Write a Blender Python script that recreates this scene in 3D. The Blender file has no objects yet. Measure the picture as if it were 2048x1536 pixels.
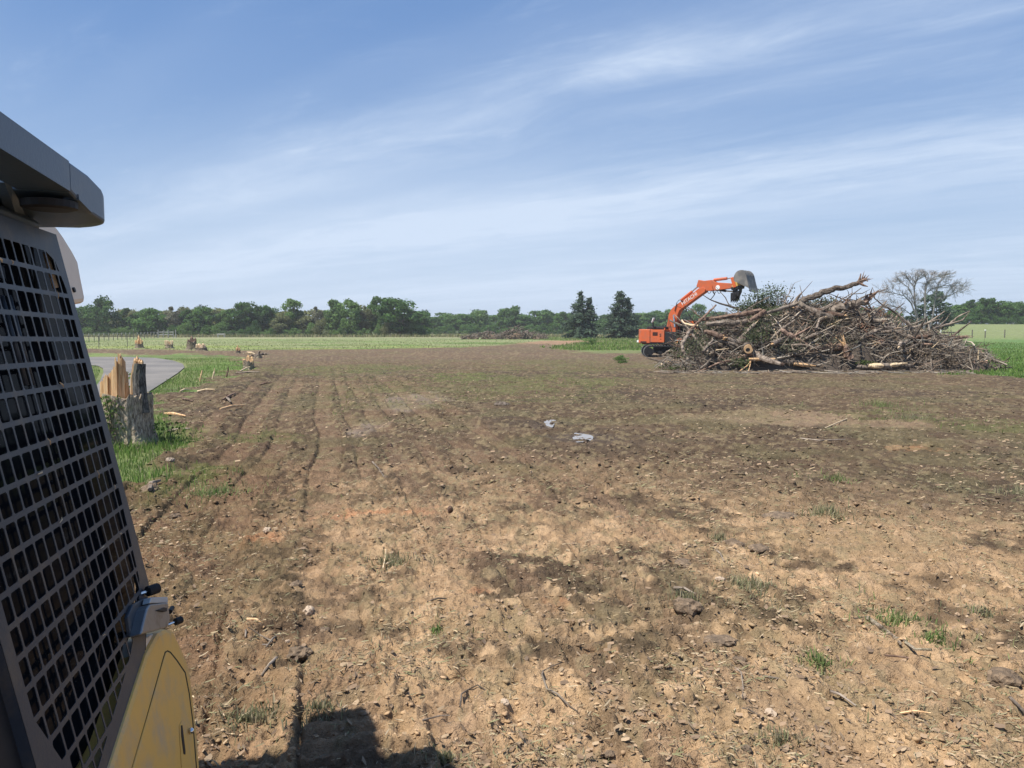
import bpy, math, random
import numpy as np
from mathutils import Vector, Matrix

# ------------------------------------------------------------------ camera, world, sun, exposure
SC = bpy.context.scene
COL = SC.collection
FPX = 1540.0                       # focal length in pixels of the 2048 px wide photograph
EYE = 2.2                          # eye height in metres
PITCH = math.atan((768 - 655) / FPX)
cam_d = bpy.data.cameras.new('camera')
cam_d.sensor_width = 36.0
cam_d.lens = FPX / 2048 * 36.0
cam_d.clip_start = 0.05
cam_d.clip_end = 9000
cam = bpy.data.objects.new('camera', cam_d)
COL.objects.link(cam)
cam.location = (0, 0, EYE)
cam.rotation_euler = (math.pi / 2 - PITCH, 0, 0)
SC.camera = cam

SUN_EL = math.radians(61.5)
SUN_H = Vector((-0.89, -0.46, 0)).normalized()
sun_to = Vector((SUN_H.x * math.cos(SUN_EL), SUN_H.y * math.cos(SUN_EL), math.sin(SUN_EL)))
sd = bpy.data.lights.new('sun', 'SUN')
sd.energy = 5.0
sd.angle = math.radians(0.53)
sd.color = (1.0, 0.945, 0.86)
sun = bpy.data.objects.new('sun', sd)
COL.objects.link(sun)
sun.rotation_euler = sun_to.to_track_quat('Z', 'Y').to_euler()
sun.location = (-30, -20, 60)

SC.view_settings.view_transform = 'Standard'
SC.view_settings.look = 'None'
SC.view_settings.exposure = 0.55
SC.view_settings.gamma = 1.0
SC.view_settings.use_curve_mapping = False
SC.cycles.use_denoising = True
SC.cycles.max_bounces = 6
SC.cycles.transparent_max_bounces = 8
SC.cycles.volume_bounces = 0


class NT:
    """small helper round a node tree"""
    def __init__(self, tree):
        self.t = tree
        self.n = tree.nodes
        self.l = tree.links

    def new(self, kind, **kw):
        nd = self.n.new(kind)
        for k, v in kw.items():
            if k.startswith('i_'):
                nd.inputs[k[2:].replace('_', ' ')].default_value = v
            else:
                setattr(nd, k, v)
        return nd

    def link(self, a, b):
        self.l.new(a, b)

    def val(self, sock, x):
        if hasattr(x, 'is_output'):
            self.link(x, sock)
        else:
            sock.default_value = x

    def math(self, op, a, b=0.0, c=0.0, clamp=False):
        nd = self.n.new('ShaderNodeMath')
        nd.operation = op
        nd.use_clamp = clamp
        self.val(nd.inputs[0], a)
        self.val(nd.inputs[1], b)
        self.val(nd.inputs[2], c)
        return nd.outputs[0]

    def sstep(self, x, a, b):
        nd = self.n.new('ShaderNodeMapRange')
        nd.interpolation_type = 'SMOOTHSTEP'
        self.val(nd.inputs['Value'], x)
        nd.inputs['From Min'].default_value = a
        nd.inputs['From Max'].default_value = b
        return nd.outputs['Result']

    def mix(self, fac, a, b, mode='MIX'):
        nd = self.n.new('ShaderNodeMix')
        nd.data_type = 'RGBA'
        nd.blend_type = mode
        self.val(nd.inputs[0], fac)
        for s, x in ((nd.inputs[6], a), (nd.inputs[7], b)):
            if hasattr(x, 'is_output'):
                self.link(x, s)
            else:
                s.default_value = (*x[:3], 1)
        return nd.outputs[2]

    def noise(self, vec, scale, detail=3.0, rough=0.55, dist=0.0):
        nd = self.n.new('ShaderNodeTexNoise')
        nd.inputs['Scale'].default_value = scale
        nd.inputs['Detail'].default_value = detail
        nd.inputs['Roughness'].default_value = rough
        nd.inputs['Distortion'].default_value = dist
        if vec is not None:
            self.link(vec, nd.inputs['Vector'])
        return nd.outputs['Fac']


world = bpy.data.worlds.new('World')
SC.world = world
world.use_nodes = True
w = NT(world.node_tree)
w.n.clear()
w_out = w.new('ShaderNodeOutputWorld')
w_bg = w.new('ShaderNodeBackground')
w.link(w_bg.outputs[0], w_out.inputs[0])
w_bg.inputs['Strength'].default_value = 0.080
w_sky = w.new('ShaderNodeTexSky')
w_sky.sky_type = 'NISHITA'
w_sky.sun_disc = False
w_sky.sun_elevation = SUN_EL
w_sky.sun_rotation = math.atan2(SUN_H.x, SUN_H.y)
w_sky.altitude = 100
w_sky.air_density = 1.0
w_sky.dust_density = 0.6
w_sky.ozone_density = 2.5
w_tc = w.new('ShaderNodeTexCoord')
w_sep = w.new('ShaderNodeSeparateXYZ')
w.link(w_tc.outputs['Generated'], w_sep.inputs[0])
dx, dy, dz = w_sep.outputs
zc = w.math('ADD', w.math('MAXIMUM', dz, 0.0), 0.06)
qx = w.math('DIVIDE', dx, zc)
qy = w.math('DIVIDE', dy, zc)
# a = along the cirrus streaks, b = across them, on a flat layer high overhead
ca = w.math('ADD', w.math('MULTIPLY', qx, 0.78), w.math('MULTIPLY', qy, -0.62))
cb = w.math('ADD', w.math('MULTIPLY', qx, 0.62), w.math('MULTIPLY', qy, 0.78))


def wvec(a, b, sa, sb, off=0.0):
    cx = w.new('ShaderNodeCombineXYZ')
    w.link(w.math('MULTIPLY', a, sa), cx.inputs[0])
    w.link(w.math('MULTIPLY', b, sb), cx.inputs[1])
    cx.inputs[2].default_value = off
    return cx.outputs[0]


warp = w.noise(wvec(ca, cb, 0.35, 0.35, 3.0), 1.0, 3, 0.5)
cbw = w.math('ADD', cb, w.math('MULTIPLY', w.math('SUBTRACT', warp, 0.5), 0.9))
streak = w.noise(wvec(ca, cbw, 0.45, 2.2, 1.0), 1.0, 5, 0.62)
wisp = w.noise(wvec(ca, cbw, 1.6, 3.4, 7.0), 1.0, 6, 0.66, 0.5)
broad = w.noise(wvec(ca, cbw, 0.16, 0.75, 11.0), 1.0, 3, 0.5)


def band(c, wd):
    d = w.math('DIVIDE', w.math('SUBTRACT', cbw, c), wd)
    return w.math('EXPONENT', w.math('MULTIPLY', w.math('MULTIPLY', d, d), -1.0))


b1 = w.math('MULTIPLY', band(2.32, 0.36), 0.50)
b2 = w.math('MULTIPLY', band(3.95, 0.75), 0.80)
b3 = w.math('MULTIPLY', w.sstep(cbw, 4.3, 7.0), 0.65)
bands = w.math('ADD', w.math('ADD', b1, b2), b3)
mod = w.math('ADD', w.math('MULTIPLY', streak, 0.75), w.math('MULTIPLY', wisp, 0.55))
mod = w.sstep(mod, 0.38, 0.88)
veil = w.math('MULTIPLY', w.sstep(broad, 0.38, 0.74), 0.17)
leftveil = w.math('MULTIPLY', w.math('MULTIPLY', w.sstep(ca, -1.2, -3.6), w.sstep(cb, 1.5, 3.4)), 0.28)
veil = w.math('ADD', veil, leftveil)
cl = w.math('ADD', w.math('MULTIPLY', bands, w.math('ADD', w.math('MULTIPLY', mod, 0.75), 0.22)), veil)
fine = w.noise(wvec(ca, cbw, 3.2, 9.0, 17.0), 1.0, 6, 0.7, 0.8)
cl = w.math('ADD', cl, w.math('MULTIPLY', w.math('MULTIPLY', w.sstep(wisp, 0.48, 0.75), w.sstep(fine, .38, .78)), 0.20))
# a small brighter tuft in the upper band
tx = w.math('SUBTRACT', ca, -1.22)
ty = w.math('SUBTRACT', cb, 2.20)
td = w.math('ADD', w.math('MULTIPLY', w.math('MULTIPLY', tx, tx), 14.0), w.math('MULTIPLY', w.math('MULTIPLY', ty, ty), 60.0))
tuft = w.math('MULTIPLY', w.math('EXPONENT', w.math('MULTIPLY', td, -1.0)), w.math('MULTIPLY', wisp, 0.55))
cl = w.math('ADD', cl, tuft)
cl = w.math('MINIMUM', w.math('MAXIMUM', cl, 0.0), 0.85)
cl = w.math('MULTIPLY', cl, w.sstep(dz, -0.02, 0.05))
low = w.math('SUBTRACT', 1.0, w.sstep(dz, -0.05, 0.42))
low = w.math('MULTIPLY', w.math('POWER', low, 1.25), 0.84)
# what lies between the streaks: the sky texture, pulled a little to the photograph's blue
skyc = w.mix(0.55, w_sky.outputs[0], (1.02, 2.58, 6.0))
skyc = w.mix(low, skyc, (4.95, 6.08, 7.6))
skyc = w.mix(cl, skyc, (6.0, 7.0, 8.5))
w.link(skyc, w_bg.inputs['Color'])

# ------------------------------------------------------------------ geometry helpers
rng = np.random.default_rng(7)
random.seed(7)


def ray(px, py):
    xc = (px - 1024) / FPX
    yc = -(py - 768) / FPX
    return Vector((xc, math.cos(PITCH) + yc * math.sin(PITCH), -math.sin(PITCH) + yc * math.cos(PITCH)))


def at(px, py, y):
    """the point seen at a photo pixel, y metres ahead of the camera"""
    r = ray(px, py)
    return Vector((r.x * y / r.y, y, EYE + r.z * y / r.y))


def gnd(px, py):
    r = ray(px, py)
    t = -EYE / r.z
    return Vector((r.x * t, r.y * t, 0))


def smooth(x, a, b):
    t = np.clip((x - a) / (b - a), 0, 1)
    return t * t * (3 - 2 * t)


def h2(ix, iy, seed):
    n = (ix.astype(np.int64) * 374761393 + iy.astype(np.int64) * 668265263 + seed * 974634721) & 0xFFFFFFFF
    n = ((n ^ (n >> 13)) * 1274126177) & 0xFFFFFFFF
    n = n ^ (n >> 16)
    return (n & 0xFFFFFF) / float(0xFFFFFF)


def vnoise(x, y, seed=0):
    ix = np.floor(x); iy = np.floor(y)
    fx = x - ix; fy = y - iy
    fx = fx * fx * fx * (fx * (fx * 6 - 15) + 10); fy = fy * fy * fy * (fy * (fy * 6 - 15) + 10)
    a = h2(ix, iy, seed); b = h2(ix + 1, iy, seed); c = h2(ix, iy + 1, seed); d = h2(ix + 1, iy + 1, seed)
    return (a + (b - a) * fx) * (1 - fy) + (c + (d - c) * fx) * fy


def fbm(x, y, seed=0, octs=4, gain=0.5):
    s = 0; amp = 1; tot = 0
    c, sn = math.cos(0.6), math.sin(0.6)
    for o in range(octs):
        s = s + amp * vnoise(x, y, seed + o * 17)
        tot += amp; amp *= gain
        x, y = (x * c - y * sn) * 2.03 + 13.1, (x * sn + y * c) * 2.03 + 7.7
    return s / tot


def worley(x, y, seed=0):
    ix = np.floor(x); iy = np.floor(y)
    f1 = np.full(x.shape, 9.0); cid = np.zeros(x.shape)
    for a in (-1, 0, 1):
        for b in (-1, 0, 1):
            jx = ix + a; jy = iy + b
            px = jx + h2(jx, jy, seed); py = jy + h2(jx, jy, seed + 5)
            d = np.hypot(px - x, py - y)
            m = d < f1
            f1 = np.where(m, d, f1); cid = np.where(m, h2(jx, jy, seed + 9), cid)
    return f1, cid


def sdpoly(x, y, poly):
    """signed distance to a polygon, positive inside"""
    d = np.full(x.shape, 1e9); inside = np.zeros(x.shape, bool)
    n = len(poly)
    for i in range(n):
        ax, ay = poly[i]; bx, by = poly[(i + 1) % n]
        ex, ey = bx - ax, by - ay
        t = np.clip(((x - ax) * ex + (y - ay) * ey) / (ex * ex + ey * ey + 1e-9), 0, 1)
        d = np.minimum(d, np.hypot(x - ax - t * ex, y - ay - t * ey))
        c = (ay > y) != (by > y)
        inside ^= c & (x < (bx - ax) * (y - ay) / ((by - ay) if abs(by - ay) > 1e-9 else 1e-9) + ax)
    return np.where(inside, d, -d)


def link(name, me, m=None, parent=None):
    o = bpy.data.objects.new(name, me)
    COL.objects.link(o)
    if m is not None and not me.materials:
        me.materials.append(m)
    if parent is not None:
        o.parent = parent
    return o


def mesh_np(name, V, F, m=None, parent=None, tint=None, smooth_=False, attr='tint'):
    """V (n,3); F (k,3) or (k,4) array; tint: one grey or rgb per vertex"""
    V = np.asarray(V, np.float32); F = np.asarray(F, np.int32)
    me = bpy.data.meshes.new(name)
    me.vertices.add(len(V)); me.vertices.foreach_set('co', V.ravel())
    k = F.shape[1]
    me.loops.add(F.size); me.loops.foreach_set('vertex_index', F.ravel())
    me.polygons.add(len(F)); me.polygons.foreach_set('loop_start', np.arange(0, F.size, k, dtype=np.int32))
    me.update(calc_edges=True)
    if tint is not None:
        t = np.asarray(tint, np.float32)
        if t.ndim == 1:
            t = np.stack([t, t, t], 1)
        a = me.attributes.new(attr, 'FLOAT_COLOR', 'POINT')
        a.data.foreach_set('color', np.concatenate([t, np.ones((len(t), 1), np.float32)], 1).ravel())
    if smooth_:
        me.polygons.foreach_set('use_smooth', np.ones(len(F), bool))
    me.validate()
    return link(name, me, m, parent)


class MB:
    """collects solids, links them as one mesh object"""
    def __init__(self):
        self.v = []; self.f = []

    def add(self, vs, fs):
        o = len(self.v)
        self.v += [tuple(p) for p in vs]
        self.f += [tuple(i + o for i in q) for q in fs]
        return self

    def box(self, c, s, R=None):
        c = Vector(c); vs = []
        for x in (-.5, .5):
            for y in (-.5, .5):
                for z in (-.5, .5):
                    p = Vector((x * s[0], y * s[1], z * s[2]))
                    if R is not None:
                        p = R @ p
                    vs.append(c + p)
        return self.add(vs, [(0, 1, 3, 2), (4, 6, 7, 5), (0, 4, 5, 1), (2, 3, 7, 6), (0, 2, 6, 4), (1, 5, 7, 3)])

    def prism(self, poly, depth):
        """poly: 3-D points in a plane; depth: a vector"""
        n = len(poly); d = Vector(depth)
        vs = [Vector(p) for p in poly] + [Vector(p) + d for p in poly]
        fs = [tuple(range(n))[::-1], tuple(range(n, 2 * n))]
        fs += [(i, (i + 1) % n, (i + 1) % n + n, i + n) for i in range(n)]
        return self.add(vs, fs)

    def tube(self, pts, rad, n=7, caps=True, jag=0.0):
        pts = [Vector(p) for p in pts]
        if not hasattr(rad, '__len__'):
            rad = [rad] * len(pts)
        vs = []; fs = []
        up = Vector((0.13, 0.21, 1)).normalized()
        for i, p in enumerate(pts):
            t = (pts[min(i + 1, len(pts) - 1)] - pts[max(i - 1, 0)])
            t = t.normalized() if t.length > 1e-9 else Vector((1, 0, 0))
            a = t.cross(up)
            if a.length < 1e-3:
                a = t.cross(Vector((1, 0, 0)))
            a.normalize(); b = t.cross(a)
            for k in range(n):
                an = 2 * math.pi * k / n
                r = rad[i] * (1 + (random.uniform(-jag, jag) if jag else 0))
                vs.append(p + a * (r * math.cos(an)) + b * (r * math.sin(an)))
        for i in range(len(pts) - 1):
            for k in range(n):
                fs.append((i * n + k, i * n + (k + 1) % n, (i + 1) * n + (k + 1) % n, (i + 1) * n + k))
        if caps:
            fs.append(tuple(range(n))[::-1]); fs.append(tuple(range((len(pts) - 1) * n, len(pts) * n)))
        return self.add(vs, fs)

    def build(self, name, m=None, parent=None, smooth_=False, org=(0, 0, 0), bevel=0.0):
        me = bpy.data.meshes.new(name)
        o = Vector(org)
        me.from_pydata([Vector(p) - o for p in self.v], [], self.f)
        me.validate()
        if smooth_:
            me.polygons.foreach_set('use_smooth', np.ones(len(me.polygons), bool))
        ob = link(name, me, m, parent)
        if bevel:
            b = ob.modifiers.new('bevel', 'BEVEL'); b.width = bevel; b.segments = 2; b.limit_method = 'ANGLE'
            b.harden_normals = False
        return ob


def empty(name, loc, rz=0.0):
    o = bpy.data.objects.new(name, None)
    COL.objects.link(o)
    o.location = loc; o.rotation_euler = (0, 0, rz)
    o.empty_display_size = 0.2
    return o


def tag(o, label=None, cat=None, group=None, kind=None):
    if label: o['label'] = label
    if cat: o['category'] = cat
    if group: o['group'] = group
    if kind: o['kind'] = kind
    return o


# ------------------------------------------------------------------ materials
def mat(name, col=(.5, .5, .5), rough=.7, metal=0.0, noise=None, bump=0.0, bscale=30.0, spec=0.3):
    m = bpy.data.materials.new(name); m.use_nodes = True
    t = NT(m.node_tree); b = t.n['Principled BSDF']
    b.inputs['Base Color'].default_value = (*col, 1); b.inputs['Roughness'].default_value = rough
    b.inputs['Metallic'].default_value = metal; b.inputs['Specular IOR Level'].default_value = spec
    tc = t.new('ShaderNodeTexCoord').outputs['Object']
    if noise:                                  # noise = (second colour, scale, low, high)
        c2, sc, lo, hi = noise
        f = t.sstep(t.noise(tc, sc, 5, 0.62), lo, hi)
        t.link(t.mix(f, col, c2), b.inputs['Base Color'])
    if bump:
        bn = t.new('ShaderNodeBump'); bn.inputs['Strength'].default_value = bump; bn.inputs['Distance'].default_value = 0.02
        t.link(t.noise(tc, bscale, 5, 0.6), bn.inputs['Height']); t.link(bn.outputs[0], b.inputs['Normal'])
    return m


def mat_tint(name, attr='tint', rough=.85, trans=0.0, vary=0.25, scale=3.0, spec=0.15):
    """colour from a per-point attribute, varied by object and by noise"""
    m = bpy.data.materials.new(name); m.use_nodes = True
    t = NT(m.node_tree); b = t.n['Principled BSDF']
    a = t.new('ShaderNodeAttribute'); a.attribute_name = attr
    tc = t.new('ShaderNodeTexCoord').outputs['Object']
    f = t.noise(tc, scale, 3)
    g = t.math('ADD', t.math('MULTIPLY', f, 2 * vary), 1 - vary)
    cx = t.new('ShaderNodeCombineXYZ')
    for i in range(3): t.link(g, cx.inputs[i])
    c = t.mix(1.0, a.outputs['Color'], cx.outputs[0], 'MULTIPLY')
    t.link(c, b.inputs['Base Color']); b.inputs['Roughness'].default_value = rough
    b.inputs['Specular IOR Level'].default_value = spec
    if trans:
        tr = t.new('ShaderNodeBsdfTranslucent'); t.link(c, tr.inputs['Color'])
        mx = t.new('ShaderNodeMixShader'); mx.inputs[0].default_value = trans
        t.link(b.outputs[0], mx.inputs[1]); t.link(tr.outputs[0], mx.inputs[2])
        t.link(mx.outputs[0], t.n['Material Output'].inputs['Surface'])
    return m


def mat_bark(name, c1, c2, c3, sx=6.0, sl=30.0, bump=0.6):
    m = bpy.data.materials.new(name); m.use_nodes = True
    t = NT(m.node_tree); b = t.n['Principled BSDF']
    tc = t.new('ShaderNodeTexCoord').outputs['Object']
    mp = t.new('ShaderNodeMapping'); mp.inputs['Scale'].default_value = (1, 1, 0.3); t.link(tc, mp.inputs[0])
    f1 = t.noise(mp.outputs[0], sl, 4, 0.6, 0.6); f2 = t.noise(tc, sx, 4, 0.6)
    oi = t.new('ShaderNodeObjectInfo')
    c = t.mix(t.sstep(f1, 0.38, 0.66), c1, c2)
    c = t.mix(t.math('MULTIPLY', t.sstep(f2, 0.5, 0.72), 0.7), c, c3)
    g = t.math('ADD', t.math('MULTIPLY', oi.outputs['Random'], 0.7), 0.65)
    cx = t.new('ShaderNodeCombineXYZ')
    for i in range(3): t.link(g, cx.inputs[i])
    t.link(t.mix(1.0, c, cx.outputs[0], 'MULTIPLY'), b.inputs['Base Color'])
    b.inputs['Roughness'].default_value = .9; b.inputs['Specular IOR Level'].default_value = .15
    bn = t.new('ShaderNodeBump'); bn.inputs['Strength'].default_value = bump; bn.inputs['Distance'].default_value = 0.03
    t.link(f1, bn.inputs['Height']); t.link(bn.outputs[0], b.inputs['Normal'])
    return m


def mat_wood(name, c1, c2, scale=22.0):
    m = bpy.data.materials.new(name); m.use_nodes = True
    t = NT(m.node_tree); b = t.n['Principled BSDF']
    tc = t.new('ShaderNodeTexCoord').outputs['Object']
    mp = t.new('ShaderNodeMapping'); mp.inputs['Scale'].default_value = (1, 1, 0.08); t.link(tc, mp.inputs[0])
    f = t.noise(mp.outputs[0], scale, 4, 0.6)
    t.link(t.mix(t.sstep(f, 0.35, 0.68), c1, c2), b.inputs['Base Color'])
    b.inputs['Roughness'].default_value = .75; b.inputs['Specular IOR Level'].default_value = .2
    bn = t.new('ShaderNodeBump'); bn.inputs['Strength'].default_value = .5; bn.inputs['Distance'].default_value = 0.02
    t.link(f, bn.inputs['Height']); t.link(bn.outputs[0], b.inputs['Normal'])
    return m


M = {
    'leaf': mat_tint('leaf', trans=0.38, vary=.25, scale=.6),
    'grass': mat_tint('grass', trans=0.4, vary=.2, scale=.8),
    'bits': mat_tint('bits', vary=.25, scale=40.0),
    'bark': mat_bark('bark', (.075, .058, .045), (.22, .18, .145), (.30, .25, .20), 2.0, 9.0),
    'twig': mat_bark('twig', (.11, .085, .065), (.25, .205, .165), (.33, .28, .22), 1.5, 8.0, .3),
    'redbark': mat_bark('redbark', (.10, .062, .045), (.25, .17, .125), (.30, .215, .16), 2.0, 9.0),
    'tree_bark': mat_bark('tree_bark', (.05, .042, .035), (.14, .12, .10), (.18, .16, .13), 1.0, 5.0),
    'dead_bark': mat_bark('dead_bark', (.20, .185, .175), (.33, .31, .295), (.38, .36, .34), 1.0, 5.0),
    'split': mat_wood('split', (.46, .27, .13), (.76, .52, .29)),
    'pale': mat_wood('pale', (.50, .36, .21), (.74, .60, .40)),
    'stumpbark': mat_bark('stumpbark', (.12, .092, .066), (.36, .295, .225), (.21, .21, .115), 3.0, 30.0, 1.0),
    'limbbark': mat_bark('limbbark', (.045, .041, .037), (.17, .16, .145), (.11, .115, .09), 4.0, 34.0, 1.0),
    'charcoal': mat('charcoal', (.052, .086, .132), .42, 0, ((.088, .108, .132), 6.0, .45, .8), .10, 70, .5),
    'guard': mat('guard', (.030, .040, .054), .5, 0, ((.085, .072, .060), 7.0, .45, .75), .1, 120, .5),
    'yellow': mat('yellow', (.78, .44, .10), .5, 0, ((.56, .38, .20), 7.0, .42, .78), .04, 60, .4),
    'cream': mat('cream', (.80, .66, .50), .55, 0, ((.74, .58, .44), 5.0, .45, .75), .05, 60),
    'rubber': mat('rubber', (.018, .018, .019), .7, 0, ((.04, .036, .03), 20.0, .5, .75), .1, 80),
    'steel': mat('steel', (.24, .245, .25), .42, .7, ((.13, .12, .11), 14.0, .5, .75), .08, 90),
    'chrome': mat('chrome', (.7, .7, .7), .2, 1.0),
    'black': mat('black', (.015, .015, .017), .6, 0, ((.03, .028, .025), 8.0, .5, .8)),
    'seam': mat('seam', (.03, .02, .006), .8),
    'orange': mat('orange', (.54, .115, .038), .58, 0, ((.36, .125, .07), 2.4, .42, .75), .03, 20),
    'orangedull': mat('orangedull', (.60, .12, .03), .55, 0, ((.45, .13, .06), 1.6, .5, .8)),
    'bucket': mat('bucket', (.15, .146, .138), .6, .3, ((.27, .25, .22), 1.8, .45, .7), .1, 14),
    'white': mat('white', (.75, .75, .73), .6),
    'whitewash': mat('whitewash', (.42, .41, .38), .8, 0, ((.30, .28, .25), 3.0, .4, .7)),
    'toolyellow': mat('toolyellow', (.60, .38, .10), .6, 0, ((.4, .28, .14), 2.5, .45, .75)),
    'post': mat('post', (.10, .10, .09), .8, 0, ((.2, .17, .13), 6.0, .4, .7)),
    'galv': mat('galv', (.45, .45, .43), .6, .2),
    'asphalt': mat('asphalt', (.135, .128, .12), .9, 0, ((.195, .18, .162), .35, .35, .7), .3, 60),
    'stone': mat('stone', (.34, .27, .20), .9, 0, ((.24, .19, .15), 9.0, .4, .7), .4, 40),
    'palestone': mat('palestone', (.42, .325, .235), .9, 0, ((.32, .24, .17), 9.0, .4, .7), .4, 40),
    'clod': mat('clod', (.135, .098, .066), .95, 0, ((.26, .185, .12), 22.0, .42, .70), 1.0, 45),
    'water': mat('water', (.24, .205, .17), .14, 0, None, .03, 8, .5),
}
gl = bpy.data.materials.new('dark_glass'); gl.use_nodes = True
gb = gl.node_tree.nodes['Principled BSDF']
gb.inputs['Base Color'].default_value = (.006, .008, .011, 1); gb.inputs['Roughness'].default_value = .04
gb.inputs['Specular IOR Level'].default_value = .5; gb.inputs['IOR'].default_value = 1.06
M['glass'] = gl

# ------------------------------------------------------------------ the ground
def gp(pts):
    out = []
    for a, b in pts:
        p = gnd(a, b); out.append((p.x, p.y))
    return out


WEDGE = gp([(150, 1010), (262, 980), (325, 945), (350, 915), (395, 900), (412, 872), (378, 858), (318, 842), (300, 815),
            (322, 802), (400, 768), (452, 754), (486, 738), (492, 724), (460, 712), (370, 708), (330, 711), (180, 706)]) + [(-75, 66), (-60, 20), (-20, 8)]
FARFIELD = [(-260, 72)] + gp([(160, 697), (330, 700), (450, 701), (600, 699), (760, 698), (930, 694), (1010, 690), (1080, 682)]) + [(20, 140), (20, 260), (-260, 260)]
MIDGRASS = gp([(1090, 694), (1180, 684), (1300, 682), (1320, 700), (1290, 708), (1180, 706)])
RIGHT = gp([(1900, 720), (1962, 728), (1975, 742), (1915, 748), (2060, 753), (2300, 760)]) + [(200, 36), (260, 200), (55, 230), (40, 90)]
BACKGRASS = [(2, 150), (25, 100), (52, 92), (70, 240), (2, 260)]
SPARSE = [((-8, 40), 4.5, .55), ((-2.5, 34), 2.6, .75), ((1.6, 31), 3.5, .6), ((-5.3, 11.2), 0.9, .9), ((-4.6, 10.0), .6, .8), ((10.9, 17.2), 1.6, .5),
          ((12.2, 16.2), 1.2, .8), ((9.8, 19), 1.5, .45), ((-2, 28), 5.0, .35), ((3.5, 45), 6, .4), ((-5.0, 15.5), .8, .5)]
RX, RY = -0.25 / math.hypot(.25, 1), 1 / math.hypot(.25, 1)      # heading of the tracks pressed into the soil
RUTS = [(-2.30, .40, .035), (-1.52, .44, .03), (-.86, .38, .03), (0.10, .46, .03), (.66, .26, .024), (1.22, .40, .028), (1.78, .28, .02), (2.6, .4, .018), (3.4, .38, .018)]


def rise(x, y):
    """the land climbs gently far off to the right"""
    return 3.1 * smooth(y, 60, 210) * smooth(x / np.maximum(y, 1), .30, .56)


def masks(x, y):
    r = np.hypot(x, y)
    edge = (fbm(x / 1.1, y / 1.1, 3, 4) - .5)
    wob = edge * np.clip(r * .10, .6, 6.0)
    g = smooth(sdpoly(x, y, WEDGE) + wob * 1.1, -.25, .3)
    far = smooth(sdpoly(x, y, FARFIELD) + wob * .6, -1.0, 1.5)
    mid = smooth(sdpoly(x, y, MIDGRASS) + wob, -1.0, 2.0) * .8
    rt = smooth(sdpoly(x, y, RIGHT) + wob * .7, -.4, .9)
    bk = smooth(sdpoly(x, y, BACKGRASS) + wob, -3, 6) * .75
    g = np.maximum.reduce([g, far, mid, rt, bk])
    sp = np.zeros(x.shape)
    for (cx, cy), rad, k in SPARSE:
        sp = np.maximum(sp, k * smooth(rad - np.hypot(x - cx, (y - cy) * .7) + edge * rad * 1.6, -.2 * rad, .5 * rad))
    return g, sp, edge


def ground_h(x, y, detail=True):
    r = np.hypot(x, y)
    z = rise(x, y) + .10 * (fbm(x / 7, y / 7, 21, 3) - .5)
    z = z + .07 * (fbm(x / 1.7, y / 1.7, 22, 3) - .5)
    if not detail:
        return z
    g, sp, edge = masks(x, y)
    dirt = (1 - g) * (1 - smooth(r, 40, 75))
    off = x * RY - y * RX
    al = x * RX + y * RY
    rough = .55 + .9 * vnoise(x / 1.3, y / 1.3, 31)
    rut = np.zeros(x.shape)
    for c, wd, dp in RUTS:
        o = off - c + .26 * (vnoise(al / 5.1, c + al * 0, 40) - .5) + .10 * (vnoise(al / 2.1, c + al * 0, 41) - .5) + .03 * (vnoise(al / .25, c + al * 0, 42) - .5)
        inn = smooth(wd / 2 - np.abs(o), -.012, .03)
        keep = smooth(vnoise(al / 2.6, c * 3.1 + al * 0, 43), .12, .36)
        lug = np.abs(((al / .155 + .25 * (vnoise(x / .4, y / .4, 44))) % 1) - .5) * 2
        lug = smooth(lug, .35, .75)
        berm = np.exp(-((np.abs(o) - wd / 2 - .05) / .05) ** 2)
        z = z + dirt * keep * (-dp * inn + .046 * lug * inn * smooth(vnoise(x / .9, y / .9, 45), .15, .5) + .035 * berm * vnoise(x / .18, y / .18, 46))
        slot = np.exp(-((np.abs(o) - wd / 2) / (.014 + .0004 * r)) ** 2)
        z = z - dirt * keep * slot * (.038 + .0008 * r) * smooth(vnoise(al / 1.3, c + 7 + al * 0 + 3 * (o > 0), 47), .32, .56)
        rut = np.maximum(rut, inn * keep)
    soft = 1 - .65 * rut
    f, cid = worley(x / .30, y / .30, 51)
    z = z + dirt * soft * rough * .040 * np.clip(1 - f * 1.5, 0, 1) * (cid > .62) * cid
    f, cid = worley(x / .115, y / .115, 52)
    z = z + dirt * soft * rough * .018 * np.clip(1 - f * 1.45, 0, 1) ** .8 * (cid > .35) * cid
    f, cid = worley(x / .05, y / .05, 53)
    z = z + dirt * (1 - smooth(r, 9, 16)) * (1 - .5 * rut) * .008 * np.clip(1 - f * 1.4, 0, 1) * (cid > .3) * cid
    fine = 1 - smooth(r, 8, 20)
    z = z + dirt * fine * (.4 + .6 * soft) * .040 * (np.abs(fbm(x / .085, y / .075, 81, 2) - .5) * -2.6 + .3)
    z = z + dirt * fine * .024 * (vnoise(x / .032, y / .034, 82) - .5)
    z = z + dirt * soft * .070 * (np.abs(fbm(x / .21, y / .19, 83, 3) - .5) * -2 + .3) * rough
    z = z + dirt * soft * .05 * (fbm(x / .33, y / .33, 54, 3) - .5) * rough
    z = z + g * .03 * (fbm(x / .5, y / .5, 55, 3) - .5)
    # rubble bank along the left verge
    bank = smooth(1.1 - np.abs(off + 2.9 - .9 * (fbm(al / 4, al * 0, 58, 2) - .5)), 0, .9) * smooth(y, 6, 9) * (1 - smooth(y, 42, 50)) * (1 - g)
    z = z + bank * (.10 + .12 * fbm(x / .45, y / .45, 57, 3) ** 1.5) * .8
    return z


def lerp(a, b, t):
    return a * (1 - t[:, None]) + np.asarray(b)[None, :] * t[:, None]


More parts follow.
